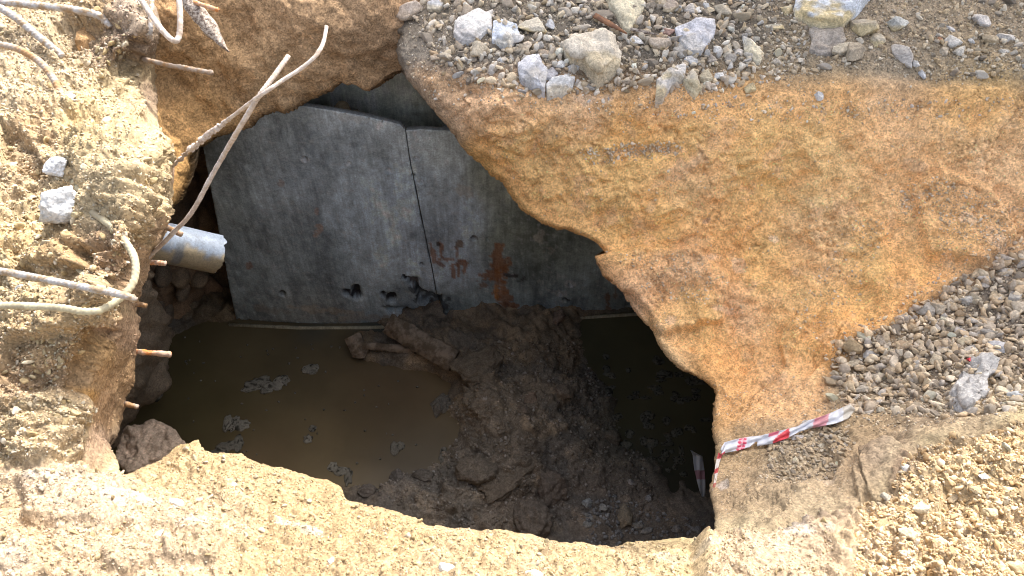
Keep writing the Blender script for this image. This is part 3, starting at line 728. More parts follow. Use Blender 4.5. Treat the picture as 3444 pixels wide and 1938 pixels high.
# ------------------------------------------------------------------ concrete chamber walls
def wall_field(pairs, zb):
    ctrl = []
    for bx, by, tx, ty in pairs:
        Y = float(pt(bx, by, 'z', zb)[1])
        ctrl += [(bx, by, 'Y', Y), (tx, ty, 'Y', Y)]
    return Field(ctrl, base='Y', bv=2.45)
F_cw = wall_field([(795, 1072, 672, 420), (1000, 1086, 1010, 360), (1250, 1084, 1250, 400), (1490, 1070, 1365, 440), (1800, 1062, 1700, 440), (2130, 1042, 2050, 440), (2300, 1032, 2350, 440)], ZW)
def cw_disp(P, px, py, sd):
    d = 0.0016 * fbm(P, 30, 4, 201) + 0.004 * fbm(P, 3, 3, 202)
    for x, y, r, dep in [(1026, 534, 6, .02), (1175, 553, 5, .012), (1308, 577, 7, .012), (1391, 595, 6, .02), (1417, 614, 6, .015), (1399, 535, 6, .015), (1918, 956, 5, .02), (1880, 988, 5, .015),
                         (1900, 1008, 6, .02), (1912, 1012, 5, .02), (950, 986, 7, .03), (1166, 983, 10, .03), (1197, 972, 12, .03), (1198, 990, 14, .04), (1290, 988, 8, .02), (1316, 1000, 14, .03), (1372, 933, 6, .02), (1358, 930, 5, .02), (1418, 890, 5, .02), (1395, 950, 16, .03), (1594, 800, 7, .02), (1640, 806, 5, .02)]:
        rr = np.hypot(px - x, (py - y) * 1.2) + 2 * vnoise(P * 90, 5)
        r = r * 1.5
        d -= dep * (1 - smooth01(rr, r * .6, r * 1.05))
        d += 0.003 * np.exp(-((rr - r * 1.5) / 4) ** 2)
    # broken concrete near the seam foot
    br = poly_sd(px + 10 * fbm(P, 25, 3, 8), py + 10 * fbm(P, 25, 3, 9), [(1395, 955), (1430, 985), (1480, 1000), (1500, 1060), (1400, 1070), (1310, 1050), (1300, 1035), (1390, 1040), (1440, 1035), (1400, 1000)])[0]
    d -= 0.05 * smooth01(br, -4, 6)
    return d
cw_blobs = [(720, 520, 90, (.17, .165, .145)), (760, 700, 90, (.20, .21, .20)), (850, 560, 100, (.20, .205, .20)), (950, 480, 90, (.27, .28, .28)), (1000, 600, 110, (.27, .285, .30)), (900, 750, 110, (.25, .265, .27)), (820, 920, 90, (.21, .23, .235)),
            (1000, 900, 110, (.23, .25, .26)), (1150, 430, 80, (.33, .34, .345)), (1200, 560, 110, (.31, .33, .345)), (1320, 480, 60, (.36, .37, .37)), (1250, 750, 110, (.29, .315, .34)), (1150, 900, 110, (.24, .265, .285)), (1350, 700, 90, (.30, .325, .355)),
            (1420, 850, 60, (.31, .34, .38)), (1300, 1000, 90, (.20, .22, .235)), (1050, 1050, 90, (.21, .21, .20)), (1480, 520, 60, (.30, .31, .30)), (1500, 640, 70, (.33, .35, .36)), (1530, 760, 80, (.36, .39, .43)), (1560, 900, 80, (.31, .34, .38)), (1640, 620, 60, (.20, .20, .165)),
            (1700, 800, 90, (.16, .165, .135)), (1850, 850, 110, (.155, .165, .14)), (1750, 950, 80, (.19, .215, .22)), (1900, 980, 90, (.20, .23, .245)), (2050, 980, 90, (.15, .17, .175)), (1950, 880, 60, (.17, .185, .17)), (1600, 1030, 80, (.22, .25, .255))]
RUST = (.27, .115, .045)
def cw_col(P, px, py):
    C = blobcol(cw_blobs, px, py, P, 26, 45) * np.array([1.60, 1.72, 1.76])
    C = C * (1 + .62 * fbm(P * np.array([1, 1, .55]), 7, 7, 214, .72))[:, None]
    S = P * np.array([1, 1, .08])
    C = C * (1 + .14 * fbm(S, 14, 4, 211, .6) + .16 * fbm(P, 34, 4, 212, .65))[:, None]
    wh = smooth01(fbm(P, 70, 3, 213), .52, .7)[:, None]
    C = C * (1 - .4 * wh) + .55 * .4 * wh
    for i, (x, y, rx, ry, c, a, an) in enumerate([
        (1484, 840, 9, 26, RUST, .9, 0), (1478, 822, 10, 8, (.05, .03, .02), 1, 0), (1546, 822, 14, 12, (.16, .09, .04), .9, 0), (1538, 850, 5, 18, RUST, .8, -.1), (1515, 875, 40, 7, RUST, .8, .1), (1455, 850, 8, 40, RUST, .8, -.2),
        (1483, 890, 20, 8, (.20, .08, .035), .9, .5), (1523, 905, 6, 32, RUST, .9, -.1), (1541, 915, 5, 30, RUST, .9, 0), (1562, 900, 6, 40, RUST, .9, .05), (1540, 888, 26, 14, RUST, .9, 0),
        (1672, 880, 24, 46, RUST, .95, 0), (1700, 900, 14, 40, RUST, .9, .1), (1655, 920, 34, 20, RUST, .85, 0), (1680, 950, 20, 50, RUST, .75, 0), (1622, 960, 16, 14, (.22, .12, .07), .8, 0), (1700, 1010, 26, 50, (.30, .12, .04), .9, -.4), (1668, 985, 10, 16, (.48, .22, .08), .9, 0), (1720, 1045, 22, 20, (.14, .06, .03), .8, 0),
        (1593, 800, 9, 7, (.06, .035, .02), .9, 0), (1735, 933, 30, 9, (.03, .02, .02), .9, .2), (2045, 1010, 8, 40, (.20, .09, .04), .8, 0), (2070, 980, 5, 20, (.18, .08, .04), .6, 0), (1066, 705, 7, 14, (.42, .30, .25), .8, 0), (1073, 775, 12, 30, (.46, .33, .26), .85, .15),
        (838, 888, 12, 10, (.26, .14, .09), .8, 0), (945, 615, 8, 10, (.34, .26, .22), .7, 0), (1560, 640, 30, 30, (.40, .35, .28), .6, 0), (1810, 798, 16, 22, (.42, .40, .34), .9, .2), (1850, 848, 22, 12, (.36, .35, .30), .7, 0),
        (1440, 1000, 50, 30, (.04, .045, .05), .95, .3), (1480, 1040, 26, 40, (.035, .04, .045), .9, 0), (1395, 955, 14, 26, (.05, .03, .025), .95, -.3), (1420, 985, 40, 10, (.04, .045, .05), .95, .3), (1380, 935, 12, 9, (.04, .02, .02), .95, 0), (1330, 1035, 40, 7, (.05, .05, .05), .9, .25), (1430, 1045, 70, 9, (.06, .05, .04), .8, 0),
        (1100, 1045, 110, 12, (.40, .33, .25), .6, .08), (1240, 1070, 110, 14, (.36, .30, .23), .6, 0), (900, 1040, 60, 10, (.30, .27, .22), .5, .1), (1918, 956, 18, 10, (.5, .52, .53), .8, 0), (1880, 988, 26, 10, (.45, .47, .48), .8, 0),
        (1026, 534, 12, 8, (.55, .55, .55), .8, 0), (1175, 553, 12, 9, (.6, .6, .6), .8, 0), (1308, 577, 13, 9, (.6, .6, .6), .8, 0), (1391, 592, 10, 9, (.6, .6, .6), .8, 0), (1417, 614, 9, 8, (.55, .55, .55), .8, 0), (1399, 535, 9, 10, (.6, .6, .6), .8, 0),
        (940, 708, 90, 4, (.42, .43, .44), .6, .05), (1180, 400, 50, 14, (.44, .44, .42), .6, .2), (1700, 690, 60, 4, (.3, .32, .32), .5, 0)]):
        C = splat(C, px, py, P, x, y, rx, ry, np.array(c) * 1.15, a * .85, an, 0.9, i + 50)
    for x, y, r in [(950, 986, 7), (1166, 983, 10), (1197, 972, 12), (1198, 990, 14), (1290, 988, 8), (1316, 1000, 14), (1372, 933, 6), (1358, 930, 5), (1418, 890, 5), (1900, 1008, 6), (1912, 1012, 5), (1026, 534, 4), (1391, 595, 4), (1918, 956, 3)]:
        C = splat(C, px, py, P, x, y, r * 1.4, r * 1.1, (.025, .025, .03), 1, 0, .3, 3)
    return np.clip(C, .015, .78)
def cw_skirt(B):
    return [B + np.array([0, .003, 0]), B + np.array([0, .022, 0])]
PL = [(655, 300), (1000, 356), (1130, 376), (1250, 398), (1345, 421), (1362, 436), (1380, 560), (1412, 715), (1450, 900), (1482, 1072), (1370, 1082), (1250, 1088), (1000, 1088), (795, 1076), (752, 860), (706, 620), (680, 480)]
PR = [(1366, 440), (1420, 436), (1500, 442), (1900, 452), (2350, 460), (2310, 1036), (2130, 1046), (1800, 1066), (1600, 1074), (1486, 1076), (1454, 900), (1416, 715), (1384, 560)]
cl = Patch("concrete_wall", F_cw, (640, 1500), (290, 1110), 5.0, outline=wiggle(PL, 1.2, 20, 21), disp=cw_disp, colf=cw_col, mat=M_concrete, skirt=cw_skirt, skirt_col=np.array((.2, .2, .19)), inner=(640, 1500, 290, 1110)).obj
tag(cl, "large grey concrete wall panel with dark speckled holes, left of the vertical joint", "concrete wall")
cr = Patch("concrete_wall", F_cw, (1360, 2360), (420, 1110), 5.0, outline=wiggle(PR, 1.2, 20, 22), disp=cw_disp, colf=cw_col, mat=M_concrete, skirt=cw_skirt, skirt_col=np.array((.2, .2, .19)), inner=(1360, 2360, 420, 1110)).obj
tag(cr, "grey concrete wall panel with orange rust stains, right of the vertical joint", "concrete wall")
F_up = Field([(800, 200, 'Y', 2.66), (1600, 200, 'Y', 2.66), (800, 600, 'Y', 2.66), (1600, 600, 'Y', 2.66), (1200, 400, 'Y', 2.66)], base='Y', bv=2.66)
def up_col(P, px, py):
    C = np.tile(np.array((.60, .62, .53)), (len(P), 1)) * (1 + .2 * fbm(P * np.array([1, 1, .08]), 16, 4, 221) + .08 * fbm(P, 20, 4, 222))[:, None]
    C = splat(C, px, py, P, 1460, 370, 60, 70, (.24, .215, .15), .6, .2, .5, 3)
    return np.clip(C, .02, .6)
up = Patch("concrete_wall", F_up, (700, 1800), (160, 620), 8.0, outline=[(705, 165), (1795, 165), (1795, 615), (705, 615)], disp=lambda P, a, b, c: .0015 * fbm(P, 30, 3, 231), colf=up_col, mat=M_concrete, skirt=cw_skirt, skirt_col=np.array((.2, .2, .19)), inner=(700, 1800, 160, 620)).obj
tag(up, "olive grey concrete slab set back behind the top edge of the front wall", "concrete wall")

# concrete footing strip at the wall foot
def strip(name, pts_px, zv, w, h, mat, col):
    pts = [pt(x, y, 'z', zv) for x, y in pts_px]
    V = []; Fc = []
    for p in pts:
        V += [p + (0, 0, 0), p + (0, -w, 0), p + (0, -w, -h), p + (0, 0, -h)]
    for i in range(len(pts) - 1):
        a = 4 * i; b = a + 4
        for k in range(4):
            Fc.append((a + k, a + (k + 1) % 4, b + (k + 1) % 4, b + k))
    Fc.append((0, 3, 2, 1)); e = 4 * (len(pts) - 1); Fc.append((e, e + 1, e + 2, e + 3))
    return mesh_np(name, np.array(V), faces4=Fc, col=np.tile(col, (len(V), 1)), mat=mat, smooth=False)
o = strip("concrete_footing", [(770, 1086), (1000, 1097), (1250, 1096), (1490, 1083), (1800, 1073), (2130, 1052), (2320, 1040)], ZW + .012, .012, .05, M_concrete, (.34, .31, .22))
tag(o, "thin pale footing edge along the bottom of the concrete wall", "footing")

# ------------------------------------------------------------------ stones
def ico(sub):
    bm = bmesh.new(); bmesh.ops.create_icosphere(bm, subdivisions=sub, radius=1.0)
    V = np.array([v.co[:] for v in bm.verts]); Fc = np.array([[v.index for v in f.verts] for f in bm.faces]); bm.free()
    return V, Fc
ICO = {k: ico(k) for k in (1, 2, 3, 4, 5)}

def rock_shape(seed, sub=3, cuts=14, lump=0.05, ang=0.42):
    r = np.random.default_rng(seed)
    V, Fc = ICO[sub]; V = V.copy()
    for _ in range(cuts):
        n = r.normal(size=3); n /= np.linalg.norm(n)
        h = r.uniform(ang, ang + .30)
        d = V @ n; m = d > h
        V[m] -= np.outer((d[m] - h) * 0.93, n)
    q = V + seed * 3.1
    N = V / np.linalg.norm(V, axis=1, keepdims=True)
    V = V + N * (lump * fbm(q, 1.4, 3, seed % 50) + lump * .6 * fbm(q, 5, 2, seed % 50 + 4) + .022 * fbm(q, 13, 2, 5))[:, None]
    V /= np.abs(V).max(0)
    return V, Fc

def frame_from(n, ang=0.0):
    n = n / np.linalg.norm(n)
    x = np.cross([0, 1, 0.0], n); x /= np.linalg.norm(x); y = np.cross(n, x)
    ca, sa = math.cos(ang), math.sin(ang)
    return np.stack([x * ca + y * sa, -x * sa + y * ca, n], 1)

def hero_stone(px, py, w, h, c, label, rot=0.0, seed=None, thick=0.55, surf=None, c2=None, name="stone", cat="stone", mat=None, sub=4, cuts=15, ang=.44, sink=.15, group=None, P0=None, crag=0.0):
    surf = surf or G
    seed = seed if seed is not None else int(px * 7 + py)
    if P0 is None:
        P, n, _ = surf.at(px, py); P = P[0]; n = n[0]
    else:
        P, n = P0
    n = n * .5 + np.array([0, 0, .7]); n /= np.linalg.norm(n)
    t = (P - CAM) @ FW
    k = t / F * 0.5
    V, Fc = rock_shape(seed, 5 if (mat is not None and w > 70) else sub, cuts, ang=ang)
    sx, sy = w * k * 1.12, h * k * 1.2
    sz = min(sx, sy) * thick * 1.25
    if crag:
        V = V * (1 + crag * fbm(V + seed, 2.2, 6, 8, .65))[:, None]
    if mat is not None:
        w1, w2, _ = worley(V + seed, 2.6, 5)
        V = V * (1 + .30 * np.clip(.5 - w1, -.3, .5) + .12 * fbm(V + seed, 4, 5, 8, .65))[:, None]
    V = V * np.array([sx, sy, sz])
    R = frame_from(n, -rot)
    W = V @ R.T
    up_ = V[:, 2] / sz
    base = np.tile(np.array(c, float), (len(V), 1))
    q = W + seed
    base *= (1 + .14 * fbm(q, 30, 4, seed % 40, .6))[:, None]
    if c2 is not None:
        m = smooth01(fbm(q, 12, 4, 9) * .7 - up_ * .55 - (V[:, 1] / sy) * .5, -.25, .25)[:, None]
        base = base * (1 - m) + np.array(c2) * m
    o = mesh_np(name, W, faces3=Fc, col=np.clip(base, .03, .8), mat=mat or M_stone, smooth=mat is not None)
    o.location = P + n * sz * (0.55 - sink * 2)
    tag(o, label, cat, group)
    return o

GB = (.46, .47, .50); GW = (.56, .55, .54); LV = (.44, .43, .45); BE = (.50, .44, .35); TN = (.46, .38, .27); YB = (.54, .45, .28); DK = (.30, .27, .24); WH = (.72, .71, .69)
heroes = [
    (1378, 45, 100, 95, (.44, .38, .33), "rounded pinkish grey stone at the very top beside the pit edge", .3, (.46, .38, .3)),
    (1458, 27, 56, 50, GB, "blue grey angular stone touching the top of the photo near the pit", .2, (.5, .45, .36)),
    (1609, 169, 62, 76, BE, "grey topped tan stone just below the large speckled boulder", .2, TN),
    (1789, 100, 90, 64, (.56, .51, .42), "triangular cream stone between the blue grey block and the biggest tan boulder", -.1, YB),
    (2223, 154, 80, 66, (.50, .42, .34), "tan pyramid stone left of the lavender grey boulder", .1, YB),
    (2372, 267, 46, 64, (.47, .41, .30), "tan pear shaped stone right of the leaning pair", .1, TN),
    (1848, 250, 52, 58, LV, "small grey stone wedged against the right side of the jagged grey boulder", .3, None),
    (2435, 42, 54, 68, (.44, .39, .31), "olive tan pointed stone near the top, right of the lavender boulder", -.5, TN),
    (2314, 42, 44, 46, (.52, .48, .44), "small round grey stone above the lavender boulder", 0, None),
    (2346, 38, 28, 36, WH, "tiny bright white stone above the lavender boulder", .4, None),
    (2248, 42, 54, 50, (.46, .38, .31), "rounded brown stone near the top right of the wedge boulder", 0, TN),
    (2203, 16, 54, 56, (.42, .35, .27), "brown stone cut by the photo top beside the wedge boulder", 0, TN),
    (2141, 142, 42, 34, WH, "small white stone left of the tan pyramid stone", 0, None),
    (2243, 114, 44, 38, (.36, .24, .20), "reddish brown stone behind the tan pyramid stone", .5, None),
    (2290, 172, 62, 56, (.47, .44, .40), "grey smooth stone tucked under the lavender boulder", -.5, None),
    (2318, 205, 54, 36, GW, "pale stone between the lavender boulder and the leaning slab", .3, None),
    (1851, 89, 34, 46, GB, "narrow bluish stone right of the cream triangle stone", -.2, None),
    (1768, 158, 40, 40, (.52, .44, .35), "round tan stone below the cream triangle stone", 0, None),
    (1738, 138, 48, 50, GW, "pale grey stone right of the blue grey block", 0, None),
    (1882, 218, 42, 28, WH, "small pale oblong stone below left of the biggest boulder", 0, None),
    (1928, 227, 46, 26, GW, "small pale slab touching the lower left of the biggest boulder", -.25, None),
    (1832, 176, 44, 34, (.44, .36, .28), "small brown stone left of the biggest boulder", .3, None),
    (1980, 292, 44, 32, DK, "small dark grey stone below the biggest boulder", 0, None),
    (2412, 175, 36, 34, WH, "small white stone right of the lavender boulder", 0, None),
    (2394, 207, 36, 34, (.36, .32, .28), "small dark round stone below right of the lavender boulder", 0, None),
    (2448, 172, 24, 78, (.50, .46, .38), "thin upright sliver of stone left of the white triangular slab", .35, None),
    (2483, 178, 34, 40, (.54, .50, .46), "small pale stone touching the left of the white triangular slab", .4, None),
    (2455, 205, 42, 34, (.36, .33, .29), "small dark stone below the thin stone sliver", .1, None),
    (2417, 258, 30, 26, WH, "small white cube shaped stone right of the tan pear shaped stone", .2, None),
    (2408, 282, 26, 24, GW, "tiny grey cube shaped stone right of the tan pear shaped stone", .3, None),
    (2520, 303, 52, 34, (.48, .40, .27), "tan stone half buried at the gravel edge above the orange clay", -.2, YB),
    (2895, 107, 96, 86, (.38, .34, .28), "rounded olive stone below right of the huge bluish white boulder", 0, YB),
    (2841, 171, 104, 34, (.54, .48, .38), "thin beige slab under the rounded olive stone", -.4, None),
    (2944, 147, 50, 62, (.54, .48, .38), "upright rectangular tan stone right of the rounded olive stone", .35, YB),
    (3015, 85, 70, 64, (.50, .50, .48), "round grey stone with cream face right of the huge boulder", .3, YB),
    (3042, 200, 60, 104, (.46, .43, .40), "tall grey drop shaped stone right of the upright tan stone", -.3, GW),
    (3296, 73, 56, 70, (.58, .55, .53), "pale triangular stone alone in the upper right gravel", -.5, None),
    (3198, 145, 56, 58, (.55, .53, .50), "round pale stone in the cluster at the upper right", 0, None),
    (3222, 180, 66, 30, (.52, .49, .44), "leaning flat stone below the round pale stone of the upper right cluster", -.5, None),
    (3327, 138, 52, 44, (.38, .31, .23), "brown half buried stone right of the upper right cluster", 0, TN),
    (3380, 129, 60, 36, (.56, .53, .50), "pale oblong stone near the right edge of the upper gravel", .45, None),
    (3100, 250, 24, 42, GB, "small bluish upright stone beside the tall drop shaped stone", .2, None),
    (3074, 220, 30, 36, GW, "small pale stone touching the tall drop shaped stone", .2, None),
    (2752, 327, 30, 32, GW, "lone small grey stone at the top of the clay slope", .2, None),
    (2643, 40, 42, 60, (.50, .48, .40), "narrow upright stone left of the huge bluish white boulder", .2, YB),
    (2608, 96, 72, 36, (.50, .46, .38), "leaning beige stone below left of the huge bluish white boulder", -.4, YB),
    (2864, 192, 62, 74, (.40, .34, .26), "brown stone below the thin beige slab", .4, TN),
    (3170, 178, 34, 36, (.46, .40, .32), "small tan stone left of the leaning flat stone", 0, None),
    (3265, 143, 26, 28, GW, "small pale stone right of the round pale stone", 0, None),
    (3200, 96, 44, 22, (.54, .53, .53), "thin grey stone above the round pale stone of the cluster", .5, None),
    (3162, 137, 18, 20, (.56, .32, .20), "small orange pebble left of the round pale stone", 0, None),
    (3372, 178, 30, 26, (.58, .55, .5), "small pale stone below the brown half buried stone", -.6, None),
    # gravel heap on the right
    (3118, 1042, 66, 50, (.38, .35, .31), "grey brown stone at the upper tip of the right gravel heap", -.4, None),
    (3160, 1036, 50, 44, (.42, .36, .28), "tan stone beside the grey brown one at the top of the heap", .2, None),
    (3252, 1012, 54, 34, (.48, .46, .43), "pale smooth stone on the upper slope of the right gravel heap", .2, None),
    (3300, 930, 44, 30, (.54, .50, .46), "cream stone alone at the upper border of the gravel heap", 0, None),
    (3381, 914, 42, 34, (.46, .42, .38), "greyish rounded stone at the upper right of the heap", -.4, None),
    (3424, 1030, 52, 56, (.46, .40, .32), "large tan stone at the right photo edge of the heap", .1, None),
    (3410, 1000, 36, 66, (.38, .36, .33), "dark grey upright stone left of the tan stone at the right edge", .5, None),
    (2868, 1178, 62, 58, (.38, .29, .18), "big brown angular stone at the left corner of the gravel heap", .4, None),
    (2928, 1196, 48, 38, (.48, .46, .44), "grey angular stone right of the big brown corner stone", .1, None),
    (2972, 1150, 46, 40, (.40, .34, .27), "brown square stone above the grey angular one in the heap", .3, None),
    (3037, 1170, 54, 36, (.46, .35, .24), "orange brown stone in the middle of the heap", -.2, None),
    (2868, 1228, 62, 36, (.48, .41, .31), "flat tan stone in the left part of the heap", -.2, None),
    (3062, 1218, 50, 36, (.54, .44, .30), "golden oval stone in the middle of the heap", .3, None),
    (3146, 1220, 50, 56, (.50, .43, .32), "golden tan block left of the red scrap", .1, None),
    (3236, 1116, 44, 36, (.48, .44, .41), "grey lavender stone high in the middle of the heap", .4, None),
    (3240, 1148, 54, 32, (.50, .43, .31), "tan slab under the grey lavender stone", -.5, None),
    (3264, 1188, 58, 38, (.46, .43, .39), "pale grey stone just above the red scrap", -.5, None),
    (3360, 1176, 52, 66, (.45, .45, .47), "blue grey stone above the big grey slab", -.6, None),
    (2720, 1432, 52, 26, (.48, .46, .43), "grey white stone lying under the barrier tape", 0, None),
    (2682, 1476, 58, 22, (.48, .44, .42), "flat pinkish stone below the barrier tape", -.05, None),
    (3370, 1318, 60, 36, (.46, .41, .36), "rounded tan stone right of the big grey slab", 0, None),
    (3420, 1330, 50, 34, (.48, .50, .52), "bluish stone at the right edge near the big grey slab", 0, None),
    (3412, 1375, 70, 24, (.56, .52, .40), "flat cream stone at the right edge below the big grey slab", -.05, None),
    (2900, 1310, 44, 30, (.46, .41, .34), "tan stone at the lower left of the heap", .2, None),
    (2860, 1410, 20, 44, (.42, .35, .26), "upright brown sliver above the broken slab", -.3, None),
    # lower right rubble in the sun
    (2988, 1716, 38, 32, (.54, .50, .42), "pale rounded stone where the shade line meets the near rim", 0, None),
    (3036, 1748, 44, 30, (.36, .26, .14), "brown cracked stone right of the pale rounded one on the near rim", 0, None),
    (3064, 1628, 28, 26, WH, "white small stone on the broken slab lit by sun", .4, None),
    (3308, 1640, 34, 20, WH, "white flat chip lying on the sunlit yellow rubble", 0, None),
    (3330, 1735, 54, 42, (.50, .41, .26), "sandy clod standing up in the sunlit rubble", .4, None),
    (3100, 1750, 56, 40, (.55, .49, .36), "pale sandy clod on the sunlit rubble near the rim", .2, None),
    (3280, 1680, 44, 30, (.42, .34, .22), "brownish wedge clod in the sunlit rubble", .4, None),
    (3030, 1895, 70, 40, (.54, .46, .32), "cream clod at the bottom of the photo on the right", .1, None),
    (3420, 1910, 60, 60, (.52, .42, .26), "tan clod in the bottom right corner", .3, None),
    # left bank
    (376, 518, 56, 34, (.50, .47, .40), "smooth pale grey pebble on the left bank near the face", .5, None),
    (242, 346, 40, 30, WH, "small white chip beside the curved rusty bar", 0, None),
    (356, 386, 34, 32, (.60, .57, .48), "small cream stone in the middle of the left bank", 0, None),
    (300, 820, 40, 24, (.58, .54, .46), "pale chip beneath the large white jagged rock", .3, None),
    (90, 980, 34, 24, (.50, .50, .48), "grey pebble between the two ribbed bars", -.4, None),
    (540, 1818, 54, 40, (.70, .71, .74), "bright white stone on the near rubble at lower left", .6, None),
    (600, 1716, 60, 24, WH, "white flat stone below the forked shadow", .4, None),
    (1500, 1912, 70, 30, WH, "bright white stone at the bottom edge of the near rim", .1, None),
    (1800, 1930, 60, 26, WH, "white stone half cut by the bottom of the photo", .1, None),
    (1115, 1880, 24, 24, WH, "small white pebble on the near rim at the bottom", .4, None),
    (787, 1626, 40, 16, (.68, .68, .68), "white chip among grains on the near rim", .3, None),
]
for i, q in enumerate(heroes):
    px, py, w, h, c, lab, rot, c2 = q
    hero_stone(px, py, w, h, c, lab, rot, c2=c2)

hero_stone(243, 742, 138, 132, (.68, .68, .67), "large white jagged rock on the sunlit left bank", .3, c2=(.46, .41, .33), thick=.85, seed=21, sink=0, sub=5, cuts=18, ang=.5, crag=.16)  # beige on its lower near face is shade put into the colour
hero_stone(200, 572, 92, 74, (.66, .67, .69), "white stone above the large jagged rock on the left bank", .5, seed=34, sub=5, crag=.14)
# big grey slab in the heap, made from its own outline
def slab_from(px_poly, surf, h, c, name, label, cat, lift=0.0, c2=None, mat=None, kind=None, crumbly=False):
    poly = wiggle(px_poly, 2.5, 12, len(px_poly))
    q = np.array(poly); x0, y0 = q.min(0) - 8; x1, y1 = q.max(0) + 8
    class S:
        def t(s, px, py):
            P, n, _ = surf.at(px, py)
            n = np.array([0, 0, 1.0])
            sd = poly_sd(px, py, poly)[0]
            e = smooth01(sd, -2, 26)
            # a stone sits on the mean plane of the ground under it
            w = 1 / ((P - CAM) @ FW); m = (sd > 0) & (py > -40)
            A = np.stack([px, py, np.ones(len(px))], 1)
            k = np.linalg.lstsq(A[m], w[m], rcond=None)[0]
            P = CAM + ray(px, py) * (1 / (A @ k))[:, None]
            Q = P + np.outer(h * (0.55 + .45 * e) + lift, n)
            return (Q - CAM) @ FW
    def dsp(P, px, py, sd):
        f1, f2, idv = worley(P, .55 / min(max(h, .03), .06), 311)
        return min(h, .045) * (.30 * fbm(P, 9, 3, 301) + .45 * (idv - .5) * smooth01(f2 - f1, 0, .25)) * smooth01(sd, 0, 14) + .004 * fbm(P, 50, 4, 302, .6) + (.03 * np.clip(.5 - worley(P, 16, 5)[0], -.2, .5) + .016 * np.clip(.5 - worley(P, 48, 6)[0], -.3, .5) if crumbly else 0)
    def cf(P, px, py):
        B = np.tile(np.array(c, float), (len(P), 1))
        if c2 is not None:
            m = smooth01((py - (q[:, 1].min() + q[:, 1].max()) / 2) / (np.ptp(q[:, 1])) + .5 * fbm(P, 14, 4, 9), 0, .3)[:, None]
            B = B * (1 - m) + np.array(c2) * m
        return np.clip(B * (1 + .26 * fbm(P, 26, 5, 303, .7))[:, None], .03, .8)
    pa = Patch(name, S(), (x0, x1), (y0, y1), 4.0, outline=poly, disp=dsp, colf=cf, mat=mat or M_stone, inner=(x0, x1, y0, y1),
               skirt=lambda B: [B + np.array([0, 0, -h * .5]), B + np.array([0, 0, -h * 1.6])], skirt_col=np.array(c) * .9)
    return tag(pa.obj, label, cat, kind=kind)
def c3(L, ox=1722, oy=0): return [(ox + a * .4454, oy + b * .4454) for a, b in L]
slab_from(c3([(370, 320), (480, 250), (600, 235), (680, 210), (780, 265), (785, 310), (830, 400), (820, 460), (780, 510), (700, 560), (640, 585), (580, 520), (540, 460), (440, 440), (400, 390)]), G, .085, (.60, .54, .45), "stone", "largest beige boulder in the upper middle gravel", "stone", c2=(.60, .51, .36))
slab_from(c3([(1230, 210), (1330, 170), (1390, 130), (1530, 145), (1540, 200), (1520, 270), (1460, 340), (1440, 385), (1350, 375), (1290, 330), (1250, 260)]), G, .07, (.56, .56, .60), "stone", "lavender grey flat topped boulder right of the biggest beige boulder", "stone", c2=(.50, .48, .46))
slab_from(c3([(690, -60), (1010, -60), (1000, 60), (950, 120), (900, 215), (860, 215), (820, 170), (780, 100), (730, 50)]), G, .06, (.62, .56, .42), "stone", "yellowish wedge shaped boulder cut by the top of the photo", "stone", c2=(.58, .52, .38))
slab_from(c3([(1095, 600), (1180, 520), (1300, 475), (1320, 500), (1300, 580), (1220, 620), (1150, 700), (1090, 705)]), G, .05, (.62, .59, .56), "stone", "long leaning beige slab at the lower edge of the upper gravel", "stone", c2=(.64, .54, .36))
slab_from(c3([(1290, 600), (1370, 510), (1395, 560), (1435, 680), (1390, 720), (1350, 690)]), G, .04, (.54, .49, .40), "stone", "beige elongated stone leaning against the long slab", "stone", c2=(.58, .50, .34))
slab_from(c3([(1750, 270), (1800, 290), (1880, 370), (1905, 400), (1870, 470), (1840, 465), (1760, 380)]), G, .045, (.74, .72, .68), "stone", "white triangular slab stone, brightest in the middle of the gravel", "stone", c2=(.64, .58, .44))
slab_from(c3([(40, 480), (120, 420), (210, 405), (230, 480), (265, 520), (250, 670), (180, 640), (110, 610), (60, 580)]), G, .06, (.56, .56, .59), "stone", "grey jagged boulder below the cream triangle stone", "stone", c2=(.52, .50, .48))
slab_from(c3([(260, 640), (300, 580), (400, 565), (480, 580), (460, 640), (380, 690), (270, 710)]), G, .04, (.60, .60, .60), "stone", "flat pale grey stone at the foot of the jagged grey boulder", "stone", c2=(.58, .52, .42))
slab_from(c3([(200, 60), (230, -60), (800, -60), (700, 60), (620, 130), (540, 190), (400, 190), (300, 150), (220, 110)], 2583), G, .10, (.58, .62, .68), "stone", "huge bluish white slab boulder cut by the photo top, with yellow underside", "stone", c2=(.60, .50, .30))
slab_from(c3([(310, 220), (380, 195), (560, 200), (590, 300), (520, 360), (480, 400), (380, 400), (310, 370), (340, 290)], 2583), G, .04, (.42, .37, .32), "stone", "flat brown grey slab below the huge bluish white boulder", "stone")
slab_from(c3([(1500, 150), (1560, 110), (1680, 60), (1780, 110), (1780, 200), (1720, 240), (1650, 300), (1540, 290), (1490, 240)], 861), G, .075, (.62, .61, .60), "stone", "large pale speckled boulder, the leftmost big one in the upper gravel", "stone", c2=(.50, .48, .47))
slab_from(c3([(1790, 160), (1880, 150), (1970, 180), (1990, 270), (1920, 335), (1860, 330), (1780, 290)], 861), G, .06, (.54, .58, .65), "stone", "blue grey block with tan base right of the large speckled boulder", "stone", c2=(.52, .50, .46))
slab_from([(3295, 1185), (3330, 1195), (3360, 1215), (3355, 1240), (3320, 1270), (3330, 1310), (3290, 1345), (3262, 1388), (3232, 1385), (3210, 1345), (3203, 1310), (3230, 1285), (3240, 1250), (3262, 1225), (3280, 1200)],
          G, .075, (.44, .43, .42), "stone", "big ragged grey slab lying on the right gravel heap beside the red scrap", "stone", crumbly=True)
